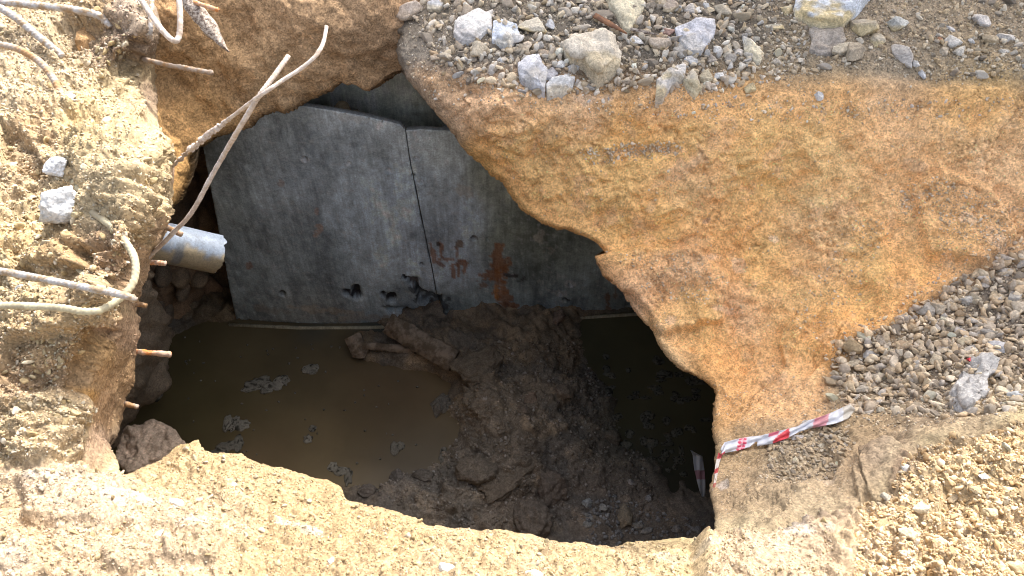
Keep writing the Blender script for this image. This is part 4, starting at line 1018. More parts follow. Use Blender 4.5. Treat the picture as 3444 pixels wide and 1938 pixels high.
slab_from([(390, 1500), (420, 1440), (470, 1425), (520, 1410), (560, 1425), (590, 1440), (600, 1465), (625, 1490), (600, 1515), (540, 1545), (480, 1580), (430, 1600), (395, 1560)],
          type('q', (), {'at': lambda s, px, py: (pt(np.asarray(px, float), np.asarray(py, float), 'z', -1.38), None, None)})(), .05, (.60, .47, .36), "earth_clod", "brown earth clod in shade beside the near rim", "clod", crumbly=True)

# ---- scattered individual stones (copies) and merged gravel
protos = []
for k in range(14):
    V, Fc = rock_shape(400 + k, 3, 15, .05, .42)
    me = bpy.data.meshes.new("small_stone")
    me.from_pydata((V * np.array([1, [.85, .6, 1.0][k % 3], .62])).tolist(), [], Fc.tolist())
    me.polygons.foreach_set("use_smooth", np.zeros(len(me.polygons), bool))
    me.materials.append(M_stone_o)
    protos.append(me)

def sample(poly, n, seed):
    r = np.random.default_rng(seed); q = np.array(poly, float)
    x0, y0 = np.maximum(q.min(0), (-400, -190)); x1, y1 = np.minimum(q.max(0), (3850, 2190))
    out = np.zeros((0, 2))
    while len(out) < n:
        p = r.uniform((x0, y0), (x1, y1), (n * 2, 2))
        m = poly_sd(p[:, 0], p[:, 1], poly)[0] > 0
        h = poly_sd(p[:, 0], p[:, 1], HOLEW)[0] < -4
        out = np.concatenate([out, p[m & h]])
    return out[:n], r

hero_xy = np.array([(q[0], q[1], max(q[2], q[3]) * .5) for q in heroes] + [(3280, 1290, 90), (245, 750, 70), (196, 572, 50), (1591, 76, 70), (1689, 107, 45), (1989, 178, 100), (2105, 36, 64), (2339, 116, 72), (2258, 263, 50), (2330, 272, 40), (2540, 165, 44), (1784, 240, 55), (1887, 285, 46), (2740, 34, 80), (2860, 34, 80), (2783, 129, 64)])
placed = []
def scatter_ind(poly, n, smin, smax, pal, label, group, seed, pw=2.0):
    pts, r = sample(poly, n * 14, seed); pts = pts[(pts[:, 0] < 3470) & (pts[:, 1] > -40) & (pts[:, 1] < 1960)]
    k = 0
    for x, y in pts:
        if k >= n: break
        s = smin + (smax - smin) * r.random() ** pw
        if (np.hypot(hero_xy[:, 0] - x, hero_xy[:, 1] - y) < hero_xy[:, 2] * .9 + s * .4).any(): continue
        if any((a - x) ** 2 + (b - y) ** 2 < ((c_ + s) * .42) ** 2 for a, b, c_ in placed): continue
        placed.append((x, y, s)); k += 1
        P, nn, _ = G.at(x, y); P = P[0]; nn = nn[0]
        t = (P - CAM) @ FW; m = s * t / F * .5
        o = bpy.data.objects.new("small_stone", protos[r.integers(len(protos))])
        o.location = P + nn * m * .22
        q = Vector(nn * .4 + np.array([0, 0, .8])).to_track_quat('Z', 'Y').to_euler()
        o.rotation_euler = (q.x + r.normal() * .3, q.y + r.normal() * .3, r.uniform(0, 6.28))
        o.scale = (m * r.uniform(.85, 1.25), m * r.uniform(.75, 1.05), m * r.uniform(.8, 1.2))
        c = np.clip(np.array(pal[r.integers(len(pal))]) * np.array([1.05, 1.0, .92]) * r.uniform(.9, 1.4), 0, .78)
        o.color = (*c, 1)
        COL.objects.link(o)
        tag(o, label, "stone", group)
PAL_T = [GB, GW, BE, BE, TN, DK, (.58, .52, .42), (.50, .44, .36), (.56, .50, .42), WH, (.56,.55,.53), (.54,.50,.44), (.40, .37, .33), (.42, .36, .29), (.5, .47, .44), (.36, .32, .28), (.44, .40, .36), (.46, .36, .26)]
PAL_F = [(.34, .31, .27), (.26, .23, .19), (.40, .36, .30), (.22, .19, .16), (.48, .45, .40)]
PAL_R = [(.50, .44, .35), (.44, .37, .28), (.56, .54, .50), (.40, .34, .26), (.48, .40, .29), (.60, .57, .52)]
PAL_P = [(.60, .50, .38), (.62, .55, .45), (.54, .45, .34), (.64, .58, .50), (.58, .54, .48), (.60, .55, .46), (.54, .46, .35), (.44, .40, .36), (.48, .42, .34), (.40, .35, .29), (.46, .38, .28), (.36, .32, .28), (.50, .46, .41), (.42, .34, .25), (.44, .43, .43), (.5, .42, .33)]
PAL_L = [(.54, .48, .33), (.50, .42, .26), (.56, .51, .40), (.46, .37, .22), (.60, .57, .50)]
PAL_S = [(.58, .49, .36), (.54, .41, .25), (.62, .57, .49), (.46, .33, .19), (.58, .46, .31), (.54, .42, .27)]
TOPL = [(1300, -190), (2600, -190), (2520, 80), (2570, 200), (2480, 300), (2350, 320), (2200, 300), (1950, 320), (1800, 320), (1560, 270), (1450, 200)]
TOPR = [(2560, -190), (3850, -190), (3850, 280), (3250, 270), (3120, 280), (3000, 240), (2800, 240), (2600, 280)]
scatter_ind(TOPL, 120, 24, 74, PAL_T, "small grey or tan stone in the upper gravel between the named boulders", "small stones in the upper gravel left of the huge slab", 1)
scatter_ind(TOPR, 45, 20, 56, PAL_T, "small grey or tan stone in the upper right gravel right of the huge slab boulder", "small stones in the upper right gravel", 2)
scatter_ind([(2790, 1240), (2830, 1150), (2960, 1110), (3110, 1010), (3250, 930), (3444, 850), (3470, 1380), (3200, 1420), (3000, 1400), (2860, 1400), (2790, 1330)], 95, 26, 58, PAL_P, "small rounded stone of the shaded gravel heap on the right", "stones of the right gravel heap", 3, 1.6)
scatter_ind(PILE2, 28, 16, 34, PAL_P, "small pebble in the patch below the barrier tape", "pebbles below the barrier tape", 4)
scatter_ind([(3050, 1600), (3444, 1480), (3500, 1930), (2900, 1930), (3000, 1780)], 34, 24, 60, PAL_S, "pale sandy clod in the sunlit rubble at lower right", "sandy clods in the sunlit rubble", 5)

# merged gravel
def rot_mats(n, r):
    q = r.normal(size=(n, 4)); q /= np.linalg.norm(q, axis=1, keepdims=True)
    w, x, y, z = q.T
    return np.stack([np.stack([1 - 2 * (y * y + z * z), 2 * (x * y - z * w), 2 * (x * z + y * w)], 1),
                     np.stack([2 * (x * y + z * w), 1 - 2 * (x * x + z * z), 2 * (y * z - x * w)], 1),
                     np.stack([2 * (x * z - y * w), 2 * (y * z + x * w), 1 - 2 * (x * x + y * y)], 1)], 1)
TPL = {}
for sub in (1, 2):
    TPL[sub] = []
    for k in range(8):
        V, Fc = rock_shape(600 + k + 20 * sub, sub, 12, .04, .34); TPL[sub].append((V, Fc))
def gravel(name, specs, label, mat=M_crumb, smooth=False):
    """specs: (polygon, count, smin px, smax px, palette, seed, sink, power, surface)"""
    AV, AF, AC = [], [], []; off = 0
    for poly, n, smin, smax, pal, seed, sink, pw in specs:
        pts, r = sample(poly, n, seed)
        P, nn, C0 = G.at(pts[:, 0], pts[:, 1])
        s = smin + (smax - smin) * r.random(n) ** pw
        t = (P - CAM) @ FW; m = s * t / F * .5
        R = rot_mats(n, r)
        asp = np.stack([r.uniform(.85, 1.35, n), r.uniform(.6, 1.0, n), r.uniform(.45, .85, n)], 1)
        if pal is None:
            col = C0 * r.uniform(.8, 1.45, n)[:, None] * (np.array([1.0, 1.02, 1.1]) if pts[:, 1].min() > 1500 or pts[:, 0].max() < 700 else 1.0)
        else:
            pa = np.array(pal) * np.array([1.06, 1.0, .90]) * (.64 if pts[:, 1].min() > 1430 else .80 if pts[:, 0].max() < 700 else 1.0); col = pa[r.integers(len(pa), size=n)] * r.uniform(.82, 1.12, n)[:, None]
            col = np.clip(col * .95 + C0 * .15, 0, .78)
        ctr = P + nn * (m * (0.5 - sink))[:, None]
        sub_of = np.where(s > 15, 2, 1); ti = r.integers(8, size=n)
        for sub in (1, 2):
            for k in range(8):
                ii = np.where((sub_of == sub) & (ti == k))[0]
                if not len(ii): continue
                V, Fc = TPL[sub][k]
                W = np.einsum('nij,nvj->nvi', R[ii], V[None] * asp[ii][:, None] * m[ii][:, None, None]) + ctr[ii][:, None]
                AV.append(W.reshape(-1, 3)); AC.append(np.repeat(col[ii], len(V), 0))
                AF.append((Fc[None] + (off + np.arange(len(ii)) * len(V))[:, None, None]).reshape(-1, 3)); off += len(ii) * len(V)
    o = mesh_np(name, np.concatenate(AV), faces3=np.concatenate(AF), col=np.clip(np.concatenate(AC), .02, .8), mat=mat, smooth=smooth)
    return tag(o, label, "gravel", kind="stuff")
gravel("gravel", [(TOPL, 3100, 6, 40, PAL_T, 21, .2, 2.2), (TOPL, 5800, 3, 10, PAL_F, 22, .2, 1), (TOPR, 2600, 5, 26, PAL_R, 23, .2, 3), (TOPR, 6500, 3, 10, PAL_F, 24, .2, 1), ([(2480, -40), (2760, -40), (2700, 250), (2520, 300)], 500, 5, 30, PAL_T, 27, .2, 2.4), (TOPG, 2500, 3, 9, PAL_R, 25, .3, 1), ([(1380, 60), (1560, 270), (1950, 330), (2400, 310), (2700, 340), (3444, 330), (3444, 380), (2700, 420), (1900, 380), (1450, 330), (1340, 200)], 500, 4, 18, PAL_T, 26, .25, 2.5)],
       "fine grey gravel covering the upper ground")
gravel("gravel_heap", [(PILE[:12], 3100, 10, 46, PAL_P, 31, .1, 2.4), (PILE[:12], 4000, 5, 12, PAL_F, 32, .1, 1), (PILE2, 500, 8, 22, PAL_P, 33, .1, 1.4), ([(2790, 1330), (3250, 1350), (3444, 1380), (3400, 1450), (2950, 1470), (2600, 1480), (2560, 1640), (2700, 1660), (2750, 1560), (2820, 1470)], 900, 4, 14, PAL_P, 34, .3, 2.0),
        ([(2740, 1380), (2760, 1180), (2900, 1080), (3080, 980), (3240, 880), (3444, 800), (3444, 900), (3000, 1150), (2850, 1380)], 420, 4, 22, PAL_P, 36, .25, 2.6), ([(3150, 600), (3444, 700), (3444, 900), (3150, 900)], 500, 3, 10, PAL_P, 35, .3, 2)],
       "small rounded gravel heaped on the right beside the clay slope")
gravel("soil_grains", [([(1940, 505), (2120, 480), (2300, 478), (2290, 520), (2100, 548), (1980, 556)], 260, 4, 18, PAL_R, 43, .4, 2), ([(3000, 640), (3160, 590), (3300, 680), (3380, 800), (3250, 830), (3150, 740), (3040, 720)], 420, 3, 15, PAL_R, 44, .4, 2), ([(2060, 860), (2330, 835), (2460, 950), (2380, 1040), (2180, 1010)], 300, 3, 13, PAL_R, 45, .45, 2), ([(2850, 760), (2990, 720), (2900, 1000), (2700, 1150), (2650, 1060)], 300, 3, 12, PAL_R, 46, .45, 2), (CLAY, 9000, 2.5, 8, None, 41, .4, 1.6), (CLAY, 900, 3, 13, PAL_R, 47, .45, 3), ([(2380, 1300), (2800, 1300), (2900, 1700), (2420, 1800)], 2500, 2.5, 7, PAL_P, 42, .4, 2)],
       "loose fine grains on the shaded clay slope")
BK = [(-400, -190), (500, -190), (470, 430), (545, 470), (540, 600), (500, 760), (460, 860), (420, 960), (380, 1080), (310, 1190), (260, 1330), (245, 1560), (-400, 1560)]
FR = [(-400, 1590), (250, 1590), (420, 1600), (660, 1500), (1100, 1620), (1722, 1810), (2450, 1840), (2750, 1800), (2900, 2190), (-400, 2190)]
LR = [(2990, 1730), (3100, 1530), (3444, 1440), (3850, 1370), (3850, 2190), (2800, 2190), (2880, 1800)]
gravel("soil_crumbs", [(BK, 16000, 4, 17, None, 51, .25, 1.8), (BK, 13000, 3, 8, None, 52, .2, 1), (BK, 8000, 3, 14, [(.66, .62, .50), (.60, .54, .40), (.62, .60, .54)], 55, .2, 2), (BK, 900, 14, 38, PAL_L, 53, .3, 2), (FACE[1:], 900, 3, 8, None, 54, .4, 1)],
       "pale crumbly soil lumps covering the sunlit left bank")
gravel("rim_crumbs", [(FR, 19000, 4, 11, None, 61, .4, 1.6), (FR, 6500, 3, 12, [(.55, .50, .38), (.46, .38, .25), (.60, .57, .50), (.40, .32, .2)], 63, .25, 2), (FR, 1300, 10, 30, PAL_L, 62, .35, 2.4)], "sandy crumbs on the sunlit near rim")
gravel("rubble_grains", [(LR, 14000, 5, 19, PAL_S, 71, .25, 1.8), (LR, 1200, 14, 36, PAL_S, 72, .3, 2.2), (LR, 8000, 3, 8, PAL_S, 73, .2, 1)], "pale yellow rubble at the sunlit lower right")

exec_parts = True
# ------------------------------------------------------------------ bars
def tube(name, pts, rad, mat, ribs=0.0, rib_len=0.014, crust=0.0, seg=14, seed=0, res=0.004, parent=None, crust_along=None):
    P = np.array(pts, float)
    # Catmull-Rom resample
    Q = np.vstack([2 * P[0] - P[1], P, 2 * P[-1] - P[-2]])
    out = []
    for i in range(1, len(Q) - 2):
        L = np.linalg.norm(Q[i + 1] - Q[i]); n = max(2, int(L / res))
        u = np.arange(n)[:, None] / n
        a, b, c, d = Q[i - 1], Q[i], Q[i + 1], Q[i + 2]
        out.append(.5 * ((2 * b) + (-a + c) * u + (2 * a - 5 * b + 4 * c - d) * u ** 2 + (-a + 3 * b - 3 * c + d) * u ** 3))
    S = np.vstack(out + [P[-1:]])
    T = np.gradient(S, axis=0); T /= np.linalg.norm(T, axis=1, keepdims=True) + 1e-9
    nrm = np.cross(T[0], [0, 0, 1.0]);
    if np.linalg.norm(nrm) < .1: nrm = np.cross(T[0], [0, 1.0, 0])
    nrm /= np.linalg.norm(nrm); Ns = []
    for t_ in T:
        nrm = nrm - t_ * (nrm @ t_); nrm /= np.linalg.norm(nrm); Ns.append(nrm)
    Ns = np.array(Ns); Bs = np.cross(T, Ns)
    s_ = np.concatenate([[0], np.cumsum(np.linalg.norm(np.diff(S, axis=0), axis=1))])
    a = np.arange(seg) / seg * 2 * np.pi
    ph = (s_[:, None] + rad * .9 * np.cos(a * 1.0)[None]) / rib_len
    ribv = smooth01(np.cos(ph * 2 * np.pi), .1, .7)
    ridge = np.exp(-((np.abs(np.sin(a))) / .25) ** 2)[None]
    rr = rad * (1 + ribs * ribv * (1 - .5 * ridge) + ribs * .6 * ridge)
    V = S[:, None] + rr[..., None] * (np.cos(a)[None, :, None] * Ns[:, None] + np.sin(a)[None, :, None] * Bs[:, None])
    V = V.reshape(-1, 3)
    if crust:
        nn = (V - np.repeat(S, seg, 0)); nn /= np.linalg.norm(nn, axis=1, keepdims=True)
        f = fbm(V + seed, 60, 3, seed % 30); g = fbm(V + seed, 220, 2, 3)
        w_ = np.repeat(crust_along(s_ / s_[-1]) if crust_along else np.ones(len(S)), seg)
        V = V + nn * (crust * w_ * (np.clip(f, -.3, 1) + .4 * g))[:, None]
    n = len(S); idx = np.arange(n * seg).reshape(n, seg)
    A = idx[:-1]; B = idx[1:]
    F4 = np.stack([A, B, np.roll(B, -1, 1), np.roll(A, -1, 1)], 2).reshape(-1, 4)
    V = np.vstack([V, S[:1] - T[:1] * rad * .3, S[-1:] + T[-1:] * rad * .3])
    F3 = [(n * seg, idx[0, k], idx[0, (k + 1) % seg]) for k in range(seg)] + [(n * seg + 1, idx[-1, (k + 1) % seg], idx[-1, k]) for k in range(seg)]
    return mesh_np(name, V, faces3=F3, faces4=F4, mat=mat, parent=parent)

M_bar_pale = plain_mat("cement_coated_steel", (.56, .50, .46), .8, .0, .25, .0015, 160, 0, (.42, .34, .28), 60)
M_bar_grey = plain_mat("bare_steel", (.42, .41, .41), .6, .2, .4, .0015, 160, 0, (.30, .22, .14), 40)
M_bar_rust = plain_mat("rusty_steel", (.58, .24, .08), .85, .0, .25, .002, 140, 0, (.50, .38, .30), 50)
M_bar_rust2 = plain_mat("half_rusty_steel", (.34, .21, .11), .85, .0, .2, .0015, 140, 0, (.36, .31, .27), 30)
M_yellow = plain_mat("pale_yellow_bar", (.48, .44, .30), .7, .0, .3, .0012, 120, 0, (.34, .29, .20), 34)

def on_bank(pl, lift):
    out = []
    for q in pl:
        x, y = q[0], q[1]
        P, n, _ = G.at(min(max(x, -200), 3600), y)
        z = P[0][2] + lift + (q[2] if len(q) > 2 else 0)
        out.append(pt(x, y, 'z', z))
    return out
def rad_of(P, wpx):
    return (np.array(P[len(P) // 2]) - CAM) @ FW * wpx / F * .5

def bar(pl, wpx, mat, label, ribs=.13, crust=0.0, lift=.012, seed=0, fixed=None, crust_along=None, cat="steel bar", name="steel_bar", group=None, rib_len=None):
    pts = fixed if fixed is not None else on_bank(pl, lift)
    r = rad_of(pts, wpx) * 1.0
    o = tube(name, pts, r, mat, ribs=ribs, rib_len=rib_len or r * 1.5, crust=crust, seed=seed, res=max(.0018, r * .25), crust_along=crust_along)
    return tag(o, label, cat, group)
def smoothz(pl, z0, z1):
    n = len(pl)
    return [pt(x, y, 'z', z0 + (z1 - z0) * i / (n - 1)) for i, (x, y) in enumerate(pl)]

bar(None, 22, M_bar_grey, "ribbed steel bar crossing the top left corner and bending down into the soil", ribs=.22, fixed=smoothz([(-60, 2), (0, 6), (120, 18), (250, 33), (325, 50), (352, 68), (372, 92)], .27, .16))
bar(None, 22, M_bar_grey, "ribbed steel bar slanting down from the left edge near the top", ribs=.22, fixed=smoothz([(-50, -20), (0, 25), (60, 65), (120, 115), (175, 160), (210, 190)], .26, .17))
bar(None, 20, M_bar_rust2, "curved rusty brown ribbed bar arching down the upper left bank", ribs=.22, fixed=smoothz([(-60, 140), (0, 150), (60, 165), (130, 205), (178, 262), (203, 315), (212, 356)], .27, .18))
bar(None, 19, M_bar_pale, "pale steel bar bent into a hook over the top of the pit", fixed=[pt(445, -60, 'z', .3), pt(475, 0, 'z', .29), pt(530, 82, 'z', .27), pt(562, 120, 'z', .26), pt(588, 138, 'z', .255), pt(602, 122, 'z', .26), pt(606, 60, 'z', .29), pt(600, -40, 'z', .33)], ribs=.08)
bar(None, 17, M_bar_grey, "short grey upright bar on the bank left of the hooked bar", fixed=[pt(512, -40, 'z', .19), pt(509, 40, 'z', .18), pt(505, 90, 'z', .16), pt(502, 128, 'z', .13)])
bar(None, 16, M_bar_rust2, "short crusted bar sticking out of the bank below the hooked bar", fixed=[pt(480, 198, 'z', .04), pt(512, 207, 'z', .04), pt(600, 226, 'z', .04), pt(713, 245, 'z', .04)], crust=.0022, seed=3)
bar(None, 13, M_bar_rust, "thin rusty bar at the very top beside the charred stick", fixed=[pt(600, -20, 'Y', 2.25), pt(640, 2, 'Y', 2.22), pt(690, 20, 'Y', 2.16), pt(731, 33, 'Y', 2.1)], crust=.001, seed=4)
A_ = [(1098, 90), (1088, 140), (1062, 188), (1010, 232), (955, 268), (870, 326), (800, 378), (745, 420), (690, 462), (630, 512), (565, 570), (520, 600)]
zA = [.62, .61, .60, .585, .575, .555, .45, .37, .29, .20, .10, .05]
bar(None, 12.5, M_bar_pale, "long bent bar spanning from the bank over the pit, thickly crusted at its lower half", fixed=[pt(x, y, 'z', z) for (x, y), z in zip(A_, zA)], crust=.006, crust_along=lambda u: .12 + .88 * smooth01(u, .42, .55) * (1 - .5 * smooth01(u, .75, .9)), ribs=.08, seed=9)
B_ = [(970, 188), (920, 258), (868, 328), (812, 420), (760, 508), (705, 605), (660, 690), (625, 740), (590, 775), (545, 822), (495, 868)]
zB = [.58, .565, .545, .485, .38, .31, .245, .205, .17, .115, .05]
bar(None, 14, M_bar_pale, "long straight ribbed bar crossing over the crusted bar above the pit", fixed=[pt(x, y, 'z', z) for (x, y), z in zip(B_, zB)], ribs=.2, crust=.0006, seed=11)
bar(None, 17, M_bar_rust2, "short rusty stub with pale tip resting across the plastic pipe", fixed=[pt(520, 750, 'z', .04), pt(545, 758, 'z', .05), pt(580, 774, 'z', .06), pt(610, 788, 'z', .06)], crust=.001, seed=12)
bar(None, 17, M_bar_rust, "short rusty stub just below the plastic pipe", fixed=[pt(470, 874, 'z', -.03), pt(500, 881, 'z', -.03), pt(530, 884, 'z', -.03), pt(557, 887, 'z', -.03)], crust=.0014, seed=13)
bar(None, 16, M_bar_rust2, "tiny stub poking out of the bank face beside the bar loop", fixed=[pt(430, 1018, 'z', -.08), pt(455, 1022, 'z', -.08), pt(475, 1025, 'z', -.08), pt(492, 1028, 'z', -.08)], crust=.0012, seed=14)
bar(None, 17, M_bar_rust, "orange rusty stub pointing right over the muddy water", fixed=[pt(430, 1176, 'z', -.22), pt(470, 1184, 'z', -.22), pt(520, 1188, 'z', -.22), pt(574, 1192, 'z', -.22)], crust=.0016, seed=15)
bar(None, 16, M_bar_rust2, "lowest short stub in the shaded bank face above the earth clod", fixed=[pt(390, 1350, 'z', -.27), pt(420, 1358, 'z', -.27), pt(440, 1363, 'z', -.27), pt(463, 1369, 'z', -.27)], crust=.0012, seed=16)
C_ = [(242, 600), (262, 630), (285, 665), (312, 713), (345, 738), (379, 764), (408, 795), (430, 826), (448, 856), (456, 890), (455, 925), (447, 952), (428, 980), (401, 1006), (362, 1032), (321, 1047), (270, 1047), (223, 1038), (130, 1031), (45, 1028), (-60, 1029)]
zC = [.17, .22, .25, .27, .28, .285, .285, .285, .28, .28, .275, .27, .265, .26, .26, .265, .265, .27, .27, .27, .27]
bar(None, 23, M_yellow, "thick pale looped bar curving from the white rock round to the left edge", fixed=[pt(x, y, 'z', z) for (x, y), z in zip(C_, zC)], ribs=.16)
D_ = [(-60, 905), (0, 912), (110, 932), (220, 954), (320, 974), (400, 990), (440, 1000), (452, 1008)]
bar(None, 22, M_bar_grey, "ribbed steel bar running from the left edge to the bank corner, upper one", fixed=[pt(x, y, 'z', z) for (x, y), z in zip(D_, [.27, .275, .28, .285, .29, .29, .285, .275])], ribs=.22)
E_ = [(205, 830), (232, 868), (262, 905), (300, 938), (340, 962), (380, 978), (410, 988)]
bar(None, 16, M_yellow, "thin yellowish bar running from under the white rock to the bank corner", fixed=[pt(x, y, 'z', z) for (x, y), z in zip(E_, [.17, .19, .21, .23, .25, .258, .262])], ribs=.05)

# ------------------------------------------------------------------ charred stick
def board(name, a, b, w, th, mat, label, cat, tipf=.3, seed=0, n=40):
    a = np.array(a, float); b = np.array(b, float); d = b - a; L = np.linalg.norm(d); d /= L
    s = np.cross(d, FW); s /= np.linalg.norm(s); u = np.cross(s, d)
    prof = [(-1, 1), (-.4, 1.1), (.4, 1.05), (1, .9), (1, -1), (-1, -1)]
    V = []; k = len(prof)
    for i in range(n):
        f = i / (n - 1)
        ww = w * (1 - max(0, (f - (1 - tipf)) / tipf) * .9) if tipf else w
        for (x, y) in prof: V.append(a + d * L * f + s * x * ww * .5 + u * y * th * .5)
    V = np.array(V); V += .06 * w * np.stack([fbm(V + seed, 30, 3, 1), fbm(V + seed, 30, 3, 2), fbm(V + seed, 30, 3, 3)], 1)
    Fc = [(i * k + j, (i + 1) * k + j, (i + 1) * k + (j + 1) % k, i * k + (j + 1) % k) for i in range(n - 1) for j in range(k)]
    V = np.vstack([V, a[None], b[None]])
    F3 = [(n * k, (j + 1) % k, j) for j in range(k)] + [(n * k + 1, (n - 1) * k + j, (n - 1) * k + (j + 1) % k) for j in range(k)]
    o = mesh_np(name, V, faces3=F3, faces4=Fc, mat=mat, smooth=False)
    return tag(o, label, cat)
M_wood = plain_mat("weathered_wood", (.50, .44, .38), .9, 0, .2, .006, 90, 0, (.16, .12, .10), 110)
M_mudwood = plain_mat("muddy_wood", (.27, .21, .155), .8, 0, .3, .008, 50, 0, (.12, .09, .06), 20)
board("wooden_stick", pt(600, -40, 'Y', 2.26), pt(763, 168, 'Y', 2.08), .046, .03, M_wood, "dark charred pointed wooden stick hanging over the pit at the top", "stick", .35, 3)
def fpt(x, y, dz=0.0):
    P, _, _ = FL.at(x, y); return pt(x, y, 'z', P[0][2] + dz)
board("wooden_plank", pt(1305, 1088, 'z', ZW + .13), pt(1530, 1215, 'z', ZW + .15), .10, .022, M_mudwood, "muddy flat plank leaning on the mud mound below the concrete wall", "plank", 0, 5)
board("log", pt(1205, 1160, 'z', ZW + .06), pt(1400, 1178, 'z', ZW + .07), .035, .035, M_mudwood, "thin muddy log lying at the waterline left of the plank", "log", 0, 6)
board("wooden_stump", pt(1188, 1132, 'z', ZW + .07), pt(1222, 1206, 'z', ZW + .02), .075, .05, M_mudwood, "short broken muddy stump at the left end of the log", "stump", .2, 7)

# twig and reddish roots in the upper gravel
M_root = plain_mat("root_bark", (.34, .18, .10), .9, 0, .2, .002, 90, 0, (.22, .12, .08), 40)
def gpt(x, y, dz=0.01):
    P, _, _ = G.at(x, y); return pt(x, y, 'z', P[0][2] + dz)
board("wood_splinter", gpt(2000, 52, .02), gpt(2108, 112, .03), .016, .008, M_root, "reddish brown wood splinter left of the wedge shaped boulder's tip", "splinter", .5, 4)
board("wood_splinter", gpt(2120, 98, .012), gpt(2215, 118, .015), .010, .006, M_wood, "dark wood splinter between the wedge boulder and the tan pyramid stone", "splinter", .5, 9)
M_redscrap = plain_mat("red_plastic", (.60, .05, .07), .5, 0, .4, .002, 60, .3)
V, Fc = rock_shape(77, 3, 12, .2, .4)
o = mesh_np("plastic_scrap", V * np.array([.016, .014, .008]) , faces3=Fc, mat=M_redscrap); o.location = gpt(3266, 1212, .022)
tag(o, "small red plastic scrap beside the big grey slab", "scrap")

# ------------------------------------------------------------------ plastic pipe
def pipe():
    a = pt(455, 795, 'z', -.28); b = pt(731, 856, 'z', -.44)
    b = np.array(b); a = np.array(a); d = b - a; L = np.linalg.norm(d); d /= L
    s = np.cross(d, [0, 0, 1.0]); s /= np.linalg.norm(s); u = np.cross(s, d)
    r = ((b - CAM) @ FW) * 132 / F * .5
    n, m = 50, 56; V = []; C = []
    ro = np.random.default_rng(4)
    ang = np.arange(m) / m * 2 * np.pi
    jag = .006 * vnoise(np.stack([np.cos(ang) * 3, np.sin(ang) * 3, ang * 0], 1), 3) + .003 * vnoise(np.stack([np.cos(ang) * 9, np.sin(ang) * 9, ang * 0], 1), 4)
    def shell(rad):
        P = []
        for i in range(n):
            f = i / (n - 1)
            for j in range(m):
                x = f * (L + jag[j] * f ** 6)
                rr = rad * (1 + .02 * math.sin(3 * ang[j]) * f)
                P.append(a + d * x + (s * math.cos(ang[j]) + u * math.sin(ang[j])) * rr)
        return np.array(P)
    Vo = shell(r); Vi = shell(r * .94)
    idx = np.arange(n * m).reshape(n, m); A = idx[:-1]; B = idx[1:]
    Fo = np.stack([A, np.roll(A, -1, 1), np.roll(B, -1, 1), B], 2).reshape(-1, 4)
    Fi = np.stack([A, B, np.roll(B, -1, 1), np.roll(A, -1, 1)], 2).reshape(-1, 4) + n * m
    e = idx[-1]; rim = np.stack([e, np.roll(e, -1), np.roll(e, -1) + n * m, e + n * m], 1)
    V = np.vstack([Vo, Vi])
    f = np.repeat(np.arange(n) / (n - 1), m); f = np.concatenate([f, f]); aa = np.tile(ang, n * 2)
    down = -(np.sin(aa)) - .15 * np.cos(aa)
    face = (CAM - V); face = ((V - (a + np.outer((V - a) @ d, d))) * (-UP)).sum(1) / r
    C = np.tile(np.array((.19, .23, .29)), (len(V), 1))
    C *= (1 + .12 * fbm(V, 60, 4, 7))[:, None]
    mud = smooth01(face + .45 * fbm(V, 22, 4, 8), .02, .35)[:, None] * .9
    C = C * (1 - mud) + np.array((.30, .24, .14)) * mud
    dk = (smooth01(1 - np.abs(f - .48) / .10 + .9 * fbm(V, 26, 4, 9), .3, .9) * smooth01(face, -.3, .15))[:, None] * .85
    C = C * (1 - dk) + np.array((.12, .13, .14)) * dk
    C[n * m:] = C[n * m:] * .0 + np.array((.45, .50, .55))
    mt = earth_mat("dusty_plastic", fine=.3, speck=.15, rough=.4, bump=.0008, spec=.5)
    o = mesh_np("plastic_pipe", V, faces4=np.vstack([Fo, Fi]), col=np.clip(C, .03, .8), mat=mt)
    r_ = mesh_np("broken_end", V, faces4=rim, col=np.tile((.45, .50, .55), (len(V), 1)), mat=mt, parent=o)
    return tag(o, "grey plastic pipe with a broken open end jutting from the left bank", "pipe")
pipe()

